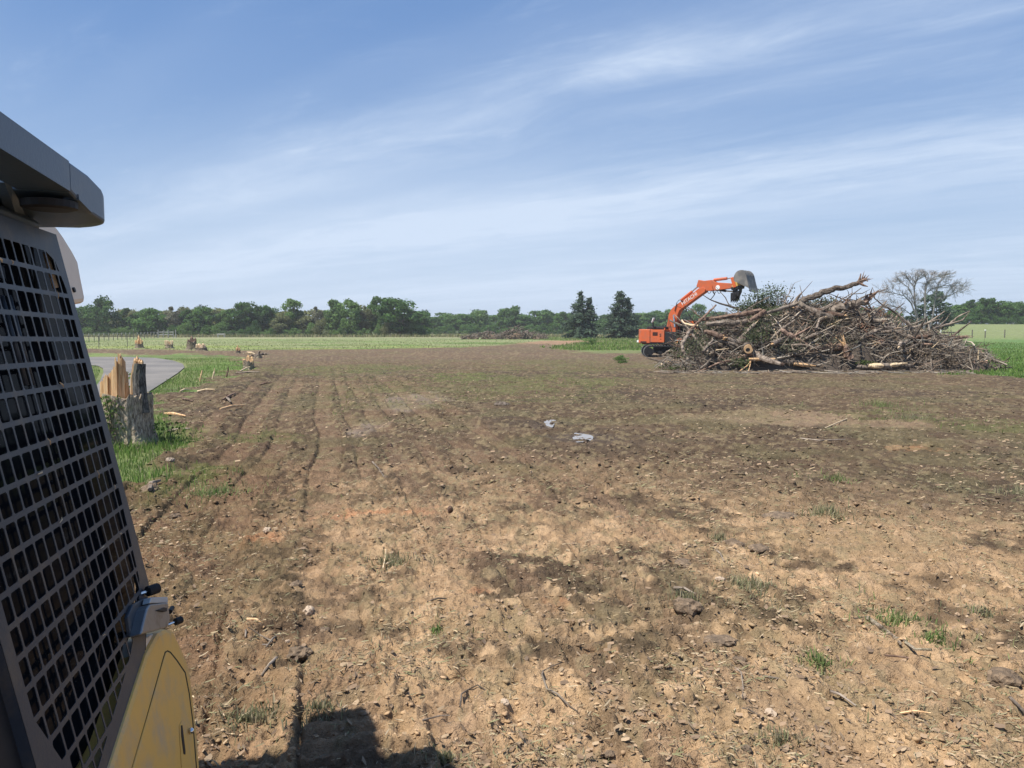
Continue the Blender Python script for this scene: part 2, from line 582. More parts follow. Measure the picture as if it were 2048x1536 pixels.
def ground_col(x, y):
    r = np.hypot(x, y)
    g, sp, edge = masks(x, y)
    n1 = fbm(x / 3.2, y / 3.2, 61, 4); n2 = fbm(x / .7, y / .7, 62, 4); n3 = fbm(x / .16, y / .16, 63, 3); n4 = fbm(x / 9, y / 9, 64, 3)
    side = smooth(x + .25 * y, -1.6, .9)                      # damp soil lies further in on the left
    dry = 1 - smooth(r + 3.2 * (n1 - .5) + 2.5 * (n4 - .5), 7.0 + 0 * r, 13.5)
    dry = dry * (.30 + .70 * side)
    c = np.tile(np.array([[.090, .066, .046]]), (len(x), 1))
    c = lerp(c, (.072, .056, .042), smooth(n1, .40, .66) * (1 - dry))
    c = lerp(c, (.124, .091, .063), smooth(n2, .48, .70) * .7)
    c = lerp(c, (.400, .282, .172), dry * smooth(n2 * .45 + n1 * .3 + n3 * .25, .30, .56))
    c = lerp(c, (.215, .150, .100), smooth(n2 * .6 + n3 * .4, .52, .64) * dry * .55)
    c = lerp(c, (.46, .335, .215), smooth(n3, .56, .72) * dry * .5)
    # far part of the cleared field dries paler
    c = lerp(c, (.128, .094, .069), smooth(r, 34, 60) * .75)
    c = lerp(c, (.105, .080, .061), smooth(r, 34, 60) * smooth(n4, .45, .65) * .6)
    # a scraped pale patch, bare reddish earth far off and near
    for cx, cy, ax, ay, col, k in ((6.2, 18.6, 2.6, 1.3, (.24, .18, .125), .6), (8.3, 17.5, 1.8, .8, (.23, .172, .12), .5), (.9, 17.5, .8, .7, (.075, .06, .05), .8), (1.4, 15.4, 1.0, .7, (.075, .06, .05), .85),
                                   (4.7, 120, 13, 16, (.30, .19, .13), .85), (12, 104, 9, 7, (.28, .18, .125), .7), (-11, 150, 8, 16, (.30, .20, .14), .7), (-3, 22.5, 1.2, 3.2, (.20, .165, .14), .7), (-3.1, 16.5, .5, 1.6, (.21, .175, .15), .7)):
        d = ((x - cx) / ax) ** 2 + ((y - cy) / ay) ** 2
        c = lerp(c, col, k * smooth(1.25 - d + 1.2 * (n2 - .5) * 2 + 1.0 * (n1 - .5), 0, 1.0))
    for cx, cy, ra in ((-2.05, 8.7, .20), (-1.75, 8.9, .18), (-1.1, 8.9, .22), (-2.6, 7.7, .2), (-1.5, 8.9, .15), (7.4, 14.0, .5), (.35, 5.9, .12), (-.28, 6.15, .10), (.6, 5.0, .15)):
        d = np.hypot(x - cx, y - cy) / ra
        c = lerp(c, (.42, .205, .11), .5 * smooth(1.3 - d + 1.6 * (n3 - .5) + 1.0 * (n2 - .5), 0, .9))
    # fresh earth in the tracks; damp edge grooves, darkened further as painted shade
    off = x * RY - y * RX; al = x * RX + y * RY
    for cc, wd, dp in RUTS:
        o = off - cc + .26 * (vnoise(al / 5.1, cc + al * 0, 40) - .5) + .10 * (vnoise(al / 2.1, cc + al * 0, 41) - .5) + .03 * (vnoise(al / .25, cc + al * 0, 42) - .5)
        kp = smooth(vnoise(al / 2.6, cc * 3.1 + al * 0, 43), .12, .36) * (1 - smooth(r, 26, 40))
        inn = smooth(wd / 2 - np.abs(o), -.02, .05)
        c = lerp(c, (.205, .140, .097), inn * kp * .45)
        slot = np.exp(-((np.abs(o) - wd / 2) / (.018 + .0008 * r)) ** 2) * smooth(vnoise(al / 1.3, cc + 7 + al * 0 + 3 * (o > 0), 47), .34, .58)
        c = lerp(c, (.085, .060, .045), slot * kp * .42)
    # crushed straw and torn grass worked into the soil
    c = lerp(c, (.225, .185, .115), smooth(fbm(x / .11, y / .22, 66, 3), .54, .68) * .55)
    c = lerp(c, (.120, .116, .062), smooth(fbm(x / 1.5, y / 1.5, 67, 4), .50, .68) * .36 * (1 - .65 * dry))
    c = lerp(c, (.10, .125, .045), sp * smooth(fbm(x / .3, y / .3, 68, 3), .30, .58) * .85)
    gc = np.tile(np.array([[.140, .205, .060]]), (len(x), 1))
    gc = lerp(gc, (.175, .195, .080), smooth(fbm(x / 5, y / 11, 71, 4), .40, .65))
    gc = lerp(gc, (.090, .145, .045), smooth(fbm(x / 9, y / 4.5, 72, 4), .48, .68) * .8)
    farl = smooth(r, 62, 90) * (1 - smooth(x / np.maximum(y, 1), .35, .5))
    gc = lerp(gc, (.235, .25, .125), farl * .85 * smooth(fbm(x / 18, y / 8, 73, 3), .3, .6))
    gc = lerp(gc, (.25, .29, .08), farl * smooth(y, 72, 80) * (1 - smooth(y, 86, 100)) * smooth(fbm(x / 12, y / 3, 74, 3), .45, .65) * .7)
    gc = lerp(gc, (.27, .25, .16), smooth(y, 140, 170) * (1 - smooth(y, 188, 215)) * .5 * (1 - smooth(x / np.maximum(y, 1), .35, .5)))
    gr = smooth(x / np.maximum(y, 1), .40, .52) * smooth(r, 38, 46)
    gc = lerp(gc, (.100, .180, .060), gr * .85)
    gc = lerp(gc, (.15, .205, .075), gr * smooth(fbm(x / 6, y / 12, 75, 3), .5, .7) * .6)
    gc = lerp(gc, (.22, .23, .11), gr * smooth(y, 95, 115) * .7)
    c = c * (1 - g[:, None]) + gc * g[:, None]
    back = smooth(r, 230, 300)
    c = lerp(c, (.05, .07, .025), back)
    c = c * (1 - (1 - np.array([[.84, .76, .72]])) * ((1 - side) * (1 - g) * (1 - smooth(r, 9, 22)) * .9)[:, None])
    c = np.where(g[:, None] > .5, c, c * np.array([1.12, 1.06, .98]))
    return np.clip(c * (.86 + .28 * n3)[:, None], .01, .8)


def build_ground():
    th = np.concatenate([np.radians(np.linspace(-180, -46, 34)[:-1]), np.radians(np.linspace(-46, 42, 900)), np.radians(np.linspace(42, 180, 34)[1:-1])])
    ra = np.concatenate([np.geomspace(.6, 3.3, 26)[:-1], np.geomspace(3.3, 52, 680)[:-1], np.geomspace(52, 300, 130)[:-1], np.geomspace(300, 4000, 26)])
    T, R = np.meshgrid(th, ra)
    X = (R * np.sin(T)).ravel(); Y = (R * np.cos(T)).ravel()
    Z = ground_h(X, Y)
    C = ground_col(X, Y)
    nt, nr = len(th), len(ra)
    i = np.arange(nr - 1)[:, None] * nt; j = np.arange(nt)[None, :]; j2 = (j + 1) % nt
    F = np.stack([i + j, i + j2, i + nt + j2, i + nt + j], -1).reshape(-1, 4)
    # road bed: keep the soil just under the asphalt
    s = sdpoly(X, Y, ROAD)
    Z = np.where(s > -.3, np.minimum(Z, -.03), Z)
    V = np.concatenate([np.stack([X, Y, Z], 1), [[0, 0, 0]]])
    C = np.concatenate([C, [[.15, .1, .07]]])
    o = mesh_np('ground', V, F, None, None, C, True, 'soil')
    me = o.data
    import bmesh
    bm = bmesh.new(); bm.from_mesh(me); bm.verts.ensure_lookup_table()
    c = bm.verts[len(V) - 1]
    for k in range(nt):
        bm.faces.new((c, bm.verts[(k + 1) % nt], bm.verts[k]))
    bm.normal_update(); bm.to_mesh(me); bm.free()
    # face up
    if me.polygons[len(me.polygons) // 2].normal.z < 0:
        me.flip_normals()
    m = bpy.data.materials.new('soil'); m.use_nodes = True
    t = NT(m.node_tree); b = t.n['Principled BSDF']
    a = t.new('ShaderNodeAttribute'); a.attribute_name = 'soil'
    tc = t.new('ShaderNodeTexCoord').outputs['Object']
    f1 = t.noise(tc, 14, 5, .65); f2 = t.noise(tc, 55, 4, .65); f3 = t.noise(tc, 2.2, 4, .6)
    g = t.math('ADD', t.math('MULTIPLY', f1, .9), t.math('MULTIPLY', f2, .9))
    g = t.math('ADD', g, t.math('MULTIPLY', f3, .4)); g = t.math('SUBTRACT', g, .12)
    cx = t.new('ShaderNodeCombineXYZ')
    for i_ in range(3): t.link(g, cx.inputs[i_])
    c1 = t.mix(1.0, a.outputs['Color'], cx.outputs[0], 'MULTIPLY')
    # pale chips of straw and grit
    vo = t.new('ShaderNodeTexVoronoi'); vo.inputs['Scale'].default_value = 26; t.link(tc, vo.inputs['Vector'])
    chip = t.math('MULTIPLY', t.math('LESS_THAN', vo.outputs['Distance'], .17), t.math('GREATER_THAN', t.noise(tc, 9, 2), .55))
    c2 = t.mix(t.math('MULTIPLY', chip, .45), c1, (.42, .33, .22))
    t.link(c2, b.inputs['Base Color'])
    b.inputs['Roughness'].default_value = .95; b.inputs['Specular IOR Level'].default_value = .1
    bn = t.new('ShaderNodeBump'); bn.inputs['Strength'].default_value = 1.0; bn.inputs['Distance'].default_value = .05
    hh = t.math('ADD', f1, t.math('MULTIPLY', f2, .5))
    t.link(hh, bn.inputs['Height']); t.link(bn.outputs[0], b.inputs['Normal'])
    me.materials.append(m)
    tag(o, kind='structure')
    return o


# asphalt lane that bends round on the left
def road_poly():
    outer = gp([(40, 716), (190, 714), (262, 714), (310, 716), (345, 721), (366, 728), (369, 735), (356, 746), (330, 763), (296, 785), (255, 806), (205, 838)])
    inner = gp([(120, 836), (178, 792), (200, 762), (207, 745), (206, 737), (196, 732), (170, 730), (40, 731)])
    return outer, inner


OUTER, INNER = road_poly()
ROAD = OUTER + INNER
build_ground()


def gz(x, y):
    return float(ground_h(np.array([x], float), np.array([y], float))[0])


def gzs(p, q):
    return ground_h(np.asarray(p, float), np.asarray(q, float))


def build_road():
    import bmesh
    from mathutils.geometry import tessellate_polygon
    pts = [Vector((x, y, 0)) for x, y in ROAD]
    tris = tessellate_polygon([pts])
    me = bpy.data.meshes.new('road')
    me.from_pydata([(p.x, p.y, .012) for p in pts], [], tris)
    bm = bmesh.new(); bm.from_mesh(me); bmesh.ops.recalc_face_normals(bm, faces=bm.faces)
    for f in bm.faces:
        if f.normal.z < 0: f.normal_flip()
    bm.to_mesh(me); bm.free()
    o = link('road', me, M['asphalt']); tag(o, kind='structure')


build_road()


# ------------------------------------------------------------------ scatter: clods, straw, grass (past counting)
def in_front(n, r0, r1, power=1.0):
    u = rng.random(n)
    if power == 0:
        r = r0 * (r1 / r0) ** u
    else:
        r = np.sqrt(r0 ** 2 + u * (r1 ** 2 - r0 ** 2))
    t = np.radians(rng.uniform(-40, 38, n))
    return r * np.sin(t), r * np.cos(t)


ICO = None


def ico():
    global ICO
    if ICO is None:
        p = (1 + 5 ** .5) / 2
        v = np.array([(-1, p, 0), (1, p, 0), (-1, -p, 0), (1, -p, 0), (0, -1, p), (0, 1, p), (0, -1, -p), (0, 1, -p), (p, 0, -1), (p, 0, 1), (-p, 0, -1), (-p, 0, 1)], float)
        f = np.array([(0, 11, 5), (0, 5, 1), (0, 1, 7), (0, 7, 10), (0, 10, 11), (1, 5, 9), (5, 11, 4), (11, 10, 2), (10, 7, 6), (7, 1, 8), (3, 9, 4), (3, 4, 2), (3, 2, 6), (3, 6, 8), (3, 8, 9), (4, 9, 5), (2, 4, 11), (6, 2, 10), (8, 6, 7), (9, 8, 1)])
        ICO = (v / np.linalg.norm(v[0]), f)
    return ICO


def scatter_clods(name, n, r0, r1, s0, s1, power):
    x, y = in_front(n, r0, r1, power)
    g, sp, e = masks(x, y)
    keep = (g < .4) & (sdpoly(x, y, ROAD) < -.3) & (rng.random(n) < .25 + 1.0 * smooth(vnoise(x / .8, y / .8, 91), .3, .7))
    off = x * RY - y * RX
    for c, wd, dp in RUTS:
        keep &= ~((np.abs(off - c) < wd / 2) & (rng.random(n) < .7))
    x, y = x[keep], y[keep]; n = len(x)
    z = gzs(x, y)
    s = s0 + (s1 - s0) * rng.random(n) ** 3.2
    V, F = ico() if r0 < 6 else (np.array([(1, 0, 0), (-1, 0, 0), (0, 1, 0), (0, -1, 0), (0, 0, 1), (0, 0, -1)], float), np.array([(0, 2, 4), (2, 1, 4), (1, 3, 4), (3, 0, 4), (2, 0, 5), (1, 2, 5), (3, 1, 5), (0, 3, 5)]))
    k = len(V)
    P = V[None] * (1 + 1.1 * (rng.random((n, k, 1)) - .5)) + .22 * rng.normal(0, 1, (n, k, 3))
    P = P * np.stack([s * rng.uniform(.8, 1.5, n), s * rng.uniform(.7, 1.2, n), s * rng.uniform(.28, .6, n)], 1)[:, None, :]
    a = rng.uniform(0, 6.28, n); ca_, sa_ = np.cos(a)[:, None], np.sin(a)[:, None]
    X = P[:, :, 0] * ca_ - P[:, :, 1] * sa_; Y = P[:, :, 0] * sa_ + P[:, :, 1] * ca_
    W = np.stack([X + x[:, None], Y + y[:, None], P[:, :, 2] + (z + s * .18)[:, None]], -1).reshape(-1, 3)
    FF = (F[None] + (np.arange(n) * k)[:, None, None]).reshape(-1, 3)
    base = ground_col(x, y)
    c = base * rng.uniform(.82, 1.2, n)[:, None]
    pale = rng.random(n) < .012
    c[pale] = np.array([.40, .29, .19]) * rng.uniform(.7, 1.2, pale.sum())[:, None]
    o = mesh_np(name, W, FF, M['bits'], None, np.repeat(c, k, 0))
    tag(o, kind='stuff')


def scatter_straw(name, n, r0, r1, l0, l1, power, cols, clump=.6, asp=(.04, .13)):
    x, y = in_front(n, r0, r1, power)
    g, sp, e = masks(x, y)
    keep = (g < .7) & (sdpoly(x, y, ROAD) < -.2) & (rng.random(n) < .12 + 1.2 * smooth(vnoise(x / clump, y / clump, 95), .4, .75))
    x, y = x[keep], y[keep]; n = len(x)
    z = gzs(x, y)
    L = l0 + (l1 - l0) * rng.random(n) ** 2; W = L * rng.uniform(asp[0], asp[1], n) + .0003 * np.hypot(x, y)
    a = rng.uniform(0, 6.28, n); pit = rng.normal(0, .22, n)
    dxx, dyy = np.cos(a), np.sin(a)
    nx, ny = -dyy, dxx
    bend = rng.normal(0, .25, n) * L
    pts = []
    for t, wk in ((-.5, .5), (0, 1.0), (.5, .35)):
        bx = x + dxx * L * t + nx * bend * (.25 - t * t); by = y + dyy * L * t + ny * bend * (.25 - t * t)
        bz = z + .008 + np.abs(np.sin(pit)) * L * (t + .5) + .03 * L
        for sgn in (-1, 1):
            pts.append(np.stack([bx + sgn * nx * W * wk * .5, by + sgn * ny * W * wk * .5, bz + sgn * W * .25], 1))
    P = np.stack(pts, 1).reshape(-1, 3)
    F = np.array([(0, 1, 3, 2), (2, 3, 5, 4)])
    FF = (F[None] + (np.arange(n) * 6)[:, None, None]).reshape(-1, 4)
    cols = np.array(cols); c = cols[rng.integers(0, len(cols), n)] * rng.uniform(.7, 1.25, n)[:, None]
    o = mesh_np(name, P, FF, M['bits'], None, np.repeat(c, 6, 0))
    tag(o, kind='stuff')


def blades(x, y, z, L, W, col, lean=.45):
    n = len(x)
    a = rng.uniform(0, 6.28, n); le = np.abs(rng.normal(0, lean, n)) + .08
    b = rng.uniform(0, 6.28, n)
    wx, wy = np.cos(b) * W * .5, np.sin(b) * W * .5
    tipx, tipy = np.cos(a) * np.sin(le) * L, np.sin(a) * np.sin(le) * L
    tz = np.cos(le) * L
    p0 = np.stack([x - wx, y - wy, z - .02], 1); p1 = np.stack([x + wx, y + wy, z - .02], 1)
    mx, my, mz = x + tipx * .38, y + tipy * .38, z + tz * .6
    p2 = np.stack([mx + wx * .8, my + wy * .8, mz], 1); p3 = np.stack([mx - wx * .8, my - wy * .8, mz], 1)
    p4 = np.stack([x + tipx, y + tipy, z + tz * .93], 1)
    P = np.stack([p0, p1, p2, p3, p4], 1).reshape(-1, 3)
    o = (np.arange(n) * 5)[:, None]
    F = np.concatenate([o + np.array([[0, 1, 2]]), o + np.array([[0, 2, 3]]), o + np.array([[3, 2, 4]])])
    return P, F, np.repeat(col, 5, 0)


GREENS = np.array([(.135, .22, .05), (.17, .255, .065), (.10, .18, .04), (.21, .25, .09), (.30, .27, .15)])


def grass_field(name, xy, L0, L1, w, dens=None, pal=GREENS, prob=None, lean=.45):
    x, y = xy
    n = len(x)
    z = gzs(x, y)
    c = pal[rng.choice(len(pal), n, p=prob)] * rng.uniform(.75, 1.3, n)[:, None]
    L = rng.uniform(L0, L1, n) * (.6 + .8 * vnoise(x / 1.2, y / 1.2, 97))
    P, F, C = blades(x, y, z, L, w * rng.uniform(.7, 1.3, n), c, lean)
    o = mesh_np(name, P, F, M['grass'], None, C)
    tag(o, kind='stuff')


def wedge_points(n, r0, r1, t0, t1, power=1):
    u = rng.random(n)
    r = r0 * (r1 / r0) ** u if power == 0 else np.sqrt(r0 ** 2 + u * (r1 ** 2 - r0 ** 2))
    t = np.radians(rng.uniform(t0, t1, n))
    return r * np.sin(t), r * np.cos(t)


def build_scatter():
    scatter_clods('loose_soil', 12000, 3.2, 9, .004, .020, 0)
    scatter_clods('loose_soil', 17000, 9, 42, .008, .050, 0)
    DRY = [(.36, .28, .17), (.30, .23, .14), (.25, .19, .12), (.19, .175, .10), (.40, .32, .21), (.20, .19, .10), (.22, .20, .12), (.17, .165, .085), (.17, .125, .085)]
    scatter_straw('straw_litter', 70000, 3.2, 11, .008, .060, 0, DRY)
    scatter_straw('straw_litter', 36000, 10, 45, .02, .10, 0, DRY, 1.6)
    CHIP = [(.30, .21, .135), (.25, .175, .115), (.19, .135, .092), (.34, .25, .16)]
    scatter_straw('soil_flakes', 16000, 3.2, 11, .010, .050, 0, CHIP, .9, (.25, .6))
    scatter_straw('soil_flakes', 7000, 11, 32, .02, .09, 0, CHIP, 2.0, (.2, .5))
    # near verge on the left
    x, y = wedge_points(130000, 8.5, 60, -40, -15, 0)
    g, sp, e = masks(x, y)
    k = (sdpoly(x, y, WEDGE) > -.3) & (g > .35) & (sdpoly(x, y, ROAD) < -.15) & (rng.random(len(x)) < .35 + .65 * smooth(y, 14, 24))
    grass_field('grass', (x[k], y[k]), .05, .17, .014, prob=[.3, .3, .2, .12, .08])
    # thin grass growing through the soil
    x, y = wedge_points(60000, 5, 50, -38, 38, 0)
    g, sp, e = masks(x, y)
    k = (sp * (.4 + smooth(vnoise(x / .5, y / .5, 98), .35, .7)) > rng.random(len(x)) * 1.4) & (g < .5)
    grass_field('thin_grass', (x[k], y[k]), .04, .13, .013, prob=[.25, .25, .2, .15, .15])
    x, y = wedge_points(60000, 38, 110, 24, 42, 0)
    g, sp, e = masks(x, y)
    k = (sdpoly(x, y, RIGHT) > -1.0) & (g > .3)
    grass_field('meadow_grass', (x[k], y[k]), .06, .20, .04, prob=[.4, .22, .25, .1, .03])
    x, y = wedge_points(22000, 66, 150, -40, 8, 0)
    g, sp, e = masks(x, y)
    k = (sdpoly(x, y, FARFIELD) > -1.0) & (g > .3)
    pal = np.array([(.22, .25, .11), (.25, .27, .12), (.19, .23, .09), (.28, .29, .14), (.33, .30, .19)])
    grass_field('pasture_grass', (x[k], y[k]), .05, .16, .06, pal=pal, prob=[.3, .3, .15, .17, .08])
    x, y = wedge_points(30000, 75, 180, 2, 22, 0)
    g, sp, e = masks(x, y)
    k = (g > .2) & ((sdpoly(x, y, BACKGRASS) > -3) | (sdpoly(x, y, MIDGRASS) > -2))
    grass_field('rough_grass', (x[k], y[k]), .10, .35, .07, prob=[.25, .25, .15, .25, .1])
    # scrubby rough growth at the foot of the left wood
    x = rng.uniform(-130, 30, 14000); y = rng.uniform(172, 192, 14000)
    pal = np.array([(.22, .20, .11), (.17, .18, .08), (.12, .13, .05), (.27, .24, .15)])
    grass_field('tall_dry_grass', (x, y), .3, .9, .16, pal=pal * 1.3, prob=[.3, .3, .2, .2], lean=.25)


build_scatter()

# ------------------------------------------------------------------ trees
def leaf_quads(P, N, size, jit=.9):
    n = len(P)
    N = N + rng.normal(0, jit, (n, 3)); N /= np.linalg.norm(N, axis=1)[:, None] + 1e-9
    A = np.cross(N, rng.normal(0, 1, (n, 3))); A /= np.linalg.norm(A, axis=1)[:, None] + 1e-9
    B = np.cross(N, A)
    s = (size * rng.uniform(.6, 1.4, n))[:, None]
    V = np.stack([P - A * s * .5, P + B * s * .32, P + A * s * .5, P - B * s * .32], 1).reshape(-1, 3)
    F = (np.arange(n) * 4)[:, None] + np.array([[0, 1, 2, 3]])
    return V, F


def crown(seed, kind, col):
    """leaf clumps for a tree one metre tall; scaled per tree"""
    global rng
    keep = rng; rng = np.random.default_rng(seed)
    Ps = []; Ns = []; Ts = []
    if kind == 'cedar':
        tops = [(0, 0, 1.0, 1.0), (.17, .05, .86, .62)]
        for lx, ly, top, wd in tops:
            for lev in np.linspace(.07, 1, 24):
                rad = wd * (.025 + .44 * (1 - lev) ** .95) * rng.uniform(.7, 1.2) * (1 if lev > .16 else .75)
                for k in range(rng.integers(4, 8)):
                    a = rng.uniform(0, 6.28); rr = rad * rng.uniform(.65, 1.2)
                    n = int(14 + 170 * rr)
                    s = rng.uniform(.12, 1, n)
                    p = np.stack([lx + np.cos(a) * rr * s, ly + np.sin(a) * rr * s, lev * top + .05 * s - .11 * rr / .3 * s ** 2 * .9 + 0 * s], 1)
                    p += rng.normal(0, 1, (n, 3)) * np.array([.020, .020, .012]) * (.4 + s[:, None])
                    Ps.append(p); Ns.append(np.tile([math.cos(a) * .5, math.sin(a) * .5, .8], (n, 1))); Ts.append(np.full(n, rng.uniform(.75, 1.3)))
        size = .042
    else:
        shp = {'round': (.54, .42, .46, 30, .145), 'oval': (.55, .30, .46, 26, .125), 'tall': (.52, .24, .50, 30, .11), 'loose': (.52, .32, .48, 26, .095),
               'shrub': (.46, .62, .50, 24, .20)}[kind]
        zc_, rw, rh, nb, br = shp
        for b in range(nb):
            d = rng.normal(0, 1, 3); d /= np.linalg.norm(d)
            q = rng.uniform(.45, 1) ** .6
            c = np.array([d[0] * rw * q, d[1] * rw * q, zc_ + d[2] * rh * q * (1 if d[2] > 0 else .92)])
            r = br * rng.uniform(.65, 1.3)
            n = int({'loose': 110, 'tall': 130}.get(kind, 190) * rng.uniform(.7, 1.2))
            v = rng.normal(0, 1, (n, 3)); v /= np.linalg.norm(v, axis=1)[:, None]
            v[:, 2] = np.abs(v[:, 2]) * np.where(rng.random(n) < .72, 1, -1)
            lump = 1 + .25 * np.sin(v[:, 0] * 7 + b) * np.cos(v[:, 1] * 6 - b)
            p = c + v * (r * lump * rng.uniform(.62, 1.1, n))[:, None] * np.array([1.1, 1.1, .8])
            Ps.append(p); Ns.append(v * 1.2); Ts.append(np.full(n, rng.uniform(.78, 1.25)))
        size = .060
    P = np.concatenate(Ps); N = np.concatenate(Ns); T = np.concatenate(Ts)
    k = P[:, 2] > .015
    P, N, T = P[k], N[k], T[k]
    V, F = leaf_quads(P, N, size)
    rr = rng.uniform(.8, 1.2, len(P))
    C = np.repeat(np.array(col)[None] * (T * rr)[:, None], 4, 0)
    rng = keep
    return V, F, C


def trunk_mesh(seed, kind):
    random.seed(seed)
    mb = MB()
    h = {'round': .62, 'oval': .7, 'tall': .8, 'loose': .85, 'shrub': .5, 'cedar': .93}[kind]
    r = {'round': .028, 'oval': .022, 'tall': .016, 'loose': .014, 'shrub': .012, 'cedar': .02}[kind]
    pts = [Vector((0, 0, -.02))]
    for i in range(1, 6):
        pts.append(Vector((random.uniform(-.02, .02), random.uniform(-.02, .02), h * i / 5)))
    mb.tube(pts, [r * 1.35, r, r * .85, r * .7, r * .5, r * .25], 7)
    if kind != 'cedar':
        for k in range(6):
            b = pts[2 + k % 3]; a = random.uniform(0, 6.28); L = random.uniform(.18, .30) * (1.3 if kind in ('round', 'shrub') else .8)
            mb.tube([b, b + Vector((math.cos(a) * L * .5, math.sin(a) * L * .5, L * .45)), b + Vector((math.cos(a) * L, math.sin(a) * L, L * .95))], [r * .55, r * .38, r * .12], 5)
    return mb


PAL = {'dark': (.074, .142, .042), 'mid': (.100, .182, .052), 'fresh': (.142, .230, .072), 'olive': (.185, .20, .09), 'blue': (.084, .125, .082), 'gray': (.19, .19, .125)}
TREE_CACHE = {}


def tree_meshes(kind, colr, var):
    k = (kind, colr, var)
    if k not in TREE_CACHE:
        V, F, C = crown(hash((len(kind) * 31 + len(colr) * 7 + var * 101 + sum(map(ord, kind + colr)))) % 99991, kind, PAL[colr])
        oc = mesh_np('crown', V, F, M['leaf'], None, C)
        ot = trunk_mesh(sum(map(ord, kind)) + var, kind).build('trunk', M['tree_bark'])
        TREE_CACHE[k] = (oc.data, ot.data)
        bpy.data.objects.remove(oc); bpy.data.objects.remove(ot)
    return TREE_CACHE[k]


KINDNAME = {'round': 'broadleaf_tree', 'oval': 'broadleaf_tree', 'tall': 'slender_tree', 'loose': 'thin_tree', 'shrub': 'shrub', 'cedar': 'cedar_tree'}
WIDTH0 = {'round': 1.08, 'oval': .84, 'tall': .62, 'loose': .78, 'shrub': 1.6, 'cedar': .62}


def tree(kind, colr, x, y, h, wd, label, cat='tree', group=None, var=0):
    z = float(rise(np.array([x]), np.array([y]))[0])
    t = empty(KINDNAME[kind], (x, y, z - (.35 if kind == 'shrub' and h > 1.5 else .05)), random.uniform(0, 6.28) if kind != 'cedar' else 0)
    me_c, me_t = tree_meshes(kind, colr, var)
    s = wd / WIDTH0[kind]
    for nm, me in (('crown', me_c), ('trunk', me_t)):
        o = link(nm, me, None, t); o.scale = (s, s, h)
    tag(t, label, cat, group)
    return t


CN = {'dark': 'dark green', 'mid': 'mid green', 'fresh': 'fresh light green', 'olive': 'yellowish olive', 'blue': 'blue green', 'gray': 'greyish half bare'}
KN = {'round': 'round crowned tree', 'oval': 'leafy tree', 'tall': 'tall narrow tree', 'loose': 'thin open tree', 'shrub': 'bush'}
ORD = ['first', 'second', 'third', 'fourth', 'fifth', 'sixth', 'seventh', 'eighth', 'ninth', 'tenth', 'eleventh', 'twelfth', 'thirteenth', 'fourteenth', 'fifteenth', 'sixteenth', 'seventeenth', 'eighteenth', 'nineteenth', 'twentieth']


def row(items, y, base_py, where, ylist=None):
    """items: (px, top_py, width_px, kind, colour): trees standing side by side at about y metres"""
    for i, (px, top, wpx, kind, colr) in enumerate(items):
        yy = y + random.uniform(-4, 4)
        p = at(px, 655, yy)
        z0 = float(rise(np.array([p.x]), np.array([yy]))[0])
        h = (655 - top) / FPX * yy + EYE - z0
        wd = wpx / FPX * yy
        lab = where(i, KN[kind], CN[colr])
        tree(kind, colr, p.x, yy, h, wd, lab, 'bush' if kind == 'shrub' else 'tree', None, i % 3)


LEFT = [(20, 600, 80, 'round', 'dark'), (90, 606, 70, 'round', 'mid'), (145, 612, 60, 'oval', 'dark'), (205, 601, 76, 'round', 'dark'), (258, 619, 50, 'oval', 'dark'), (300, 620, 70, 'round', 'mid'), (346, 613, 44, 'loose', 'gray'), (376, 622, 46, 'oval', 'dark'),
        (408, 615, 48, 'oval', 'mid'), (444, 624, 46, 'oval', 'fresh'), (484, 607, 78, 'round', 'dark'), (530, 611, 56, 'round', 'dark'), (562, 628, 44, 'oval', 'olive'), (586, 597, 44, 'tall', 'fresh'),
        (612, 630, 54, 'oval', 'olive'), (634, 613, 34, 'loose', 'gray'), (672, 599, 56, 'oval', 'fresh'), (702, 600, 48, 'oval', 'fresh'), (728, 614, 44, 'oval', 'olive'), (758, 598, 56, 'oval', 'mid'), (800, 596, 100, 'round', 'dark')]


def lab_left(i, k, c):
    n = len(LEFT)
    special = {20: 'big dark green oak with a broad dome, last of the left wood', 13: 'pale fresh green poplar-like tree standing taller than its olive neighbours', 3: 'dark broad cowl tree, rising just beyond the tan cowl of the machine'}
    if i in special: return special[i]
    if i < 3: return f'{c} {k} hidden behind the window guard, {ORD[i]} of three'
    if i > 13: return f'{c} {k}, {ORD[n - 2 - i]} left of the big domed oak'
    return f'{c} {k} past the post fence, {ORD[i - 4]} right of the cowl tree'


CENTRE = [(868, 630, 44, 'round', 'mid'), (905, 632, 44, 'round', 'mid'), (935, 628, 44, 'oval', 'mid'), (966, 623, 52, 'round', 'fresh'), (1020, 613, 58, 'round', 'mid'), (1052, 630, 40, 'oval', 'mid'), (1083, 616, 62, 'round', 'mid'),
          (1125, 626, 40, 'oval', 'mid'), (1150, 634, 50, 'round', 'mid'), (1212, 636, 50, 'round', 'mid'), (1280, 631, 50, 'oval', 'dark'), (1303, 626, 40, 'round', 'dark'), (1335, 622, 50, 'oval', 'mid'),
          (1362, 617, 46, 'round', 'dark'), (1396, 612, 56, 'round', 'mid'), (1438, 619, 50, 'round', 'mid'), (1480, 625, 50, 'round', 'mid'), (1530, 622, 60, 'round', 'mid'), (1580, 620, 60, 'round', 'dark'), (1640, 624, 60, 'round', 'mid'), (1700, 626, 60, 'round', 'mid'), (1745, 628, 60, 'oval', 'mid')]


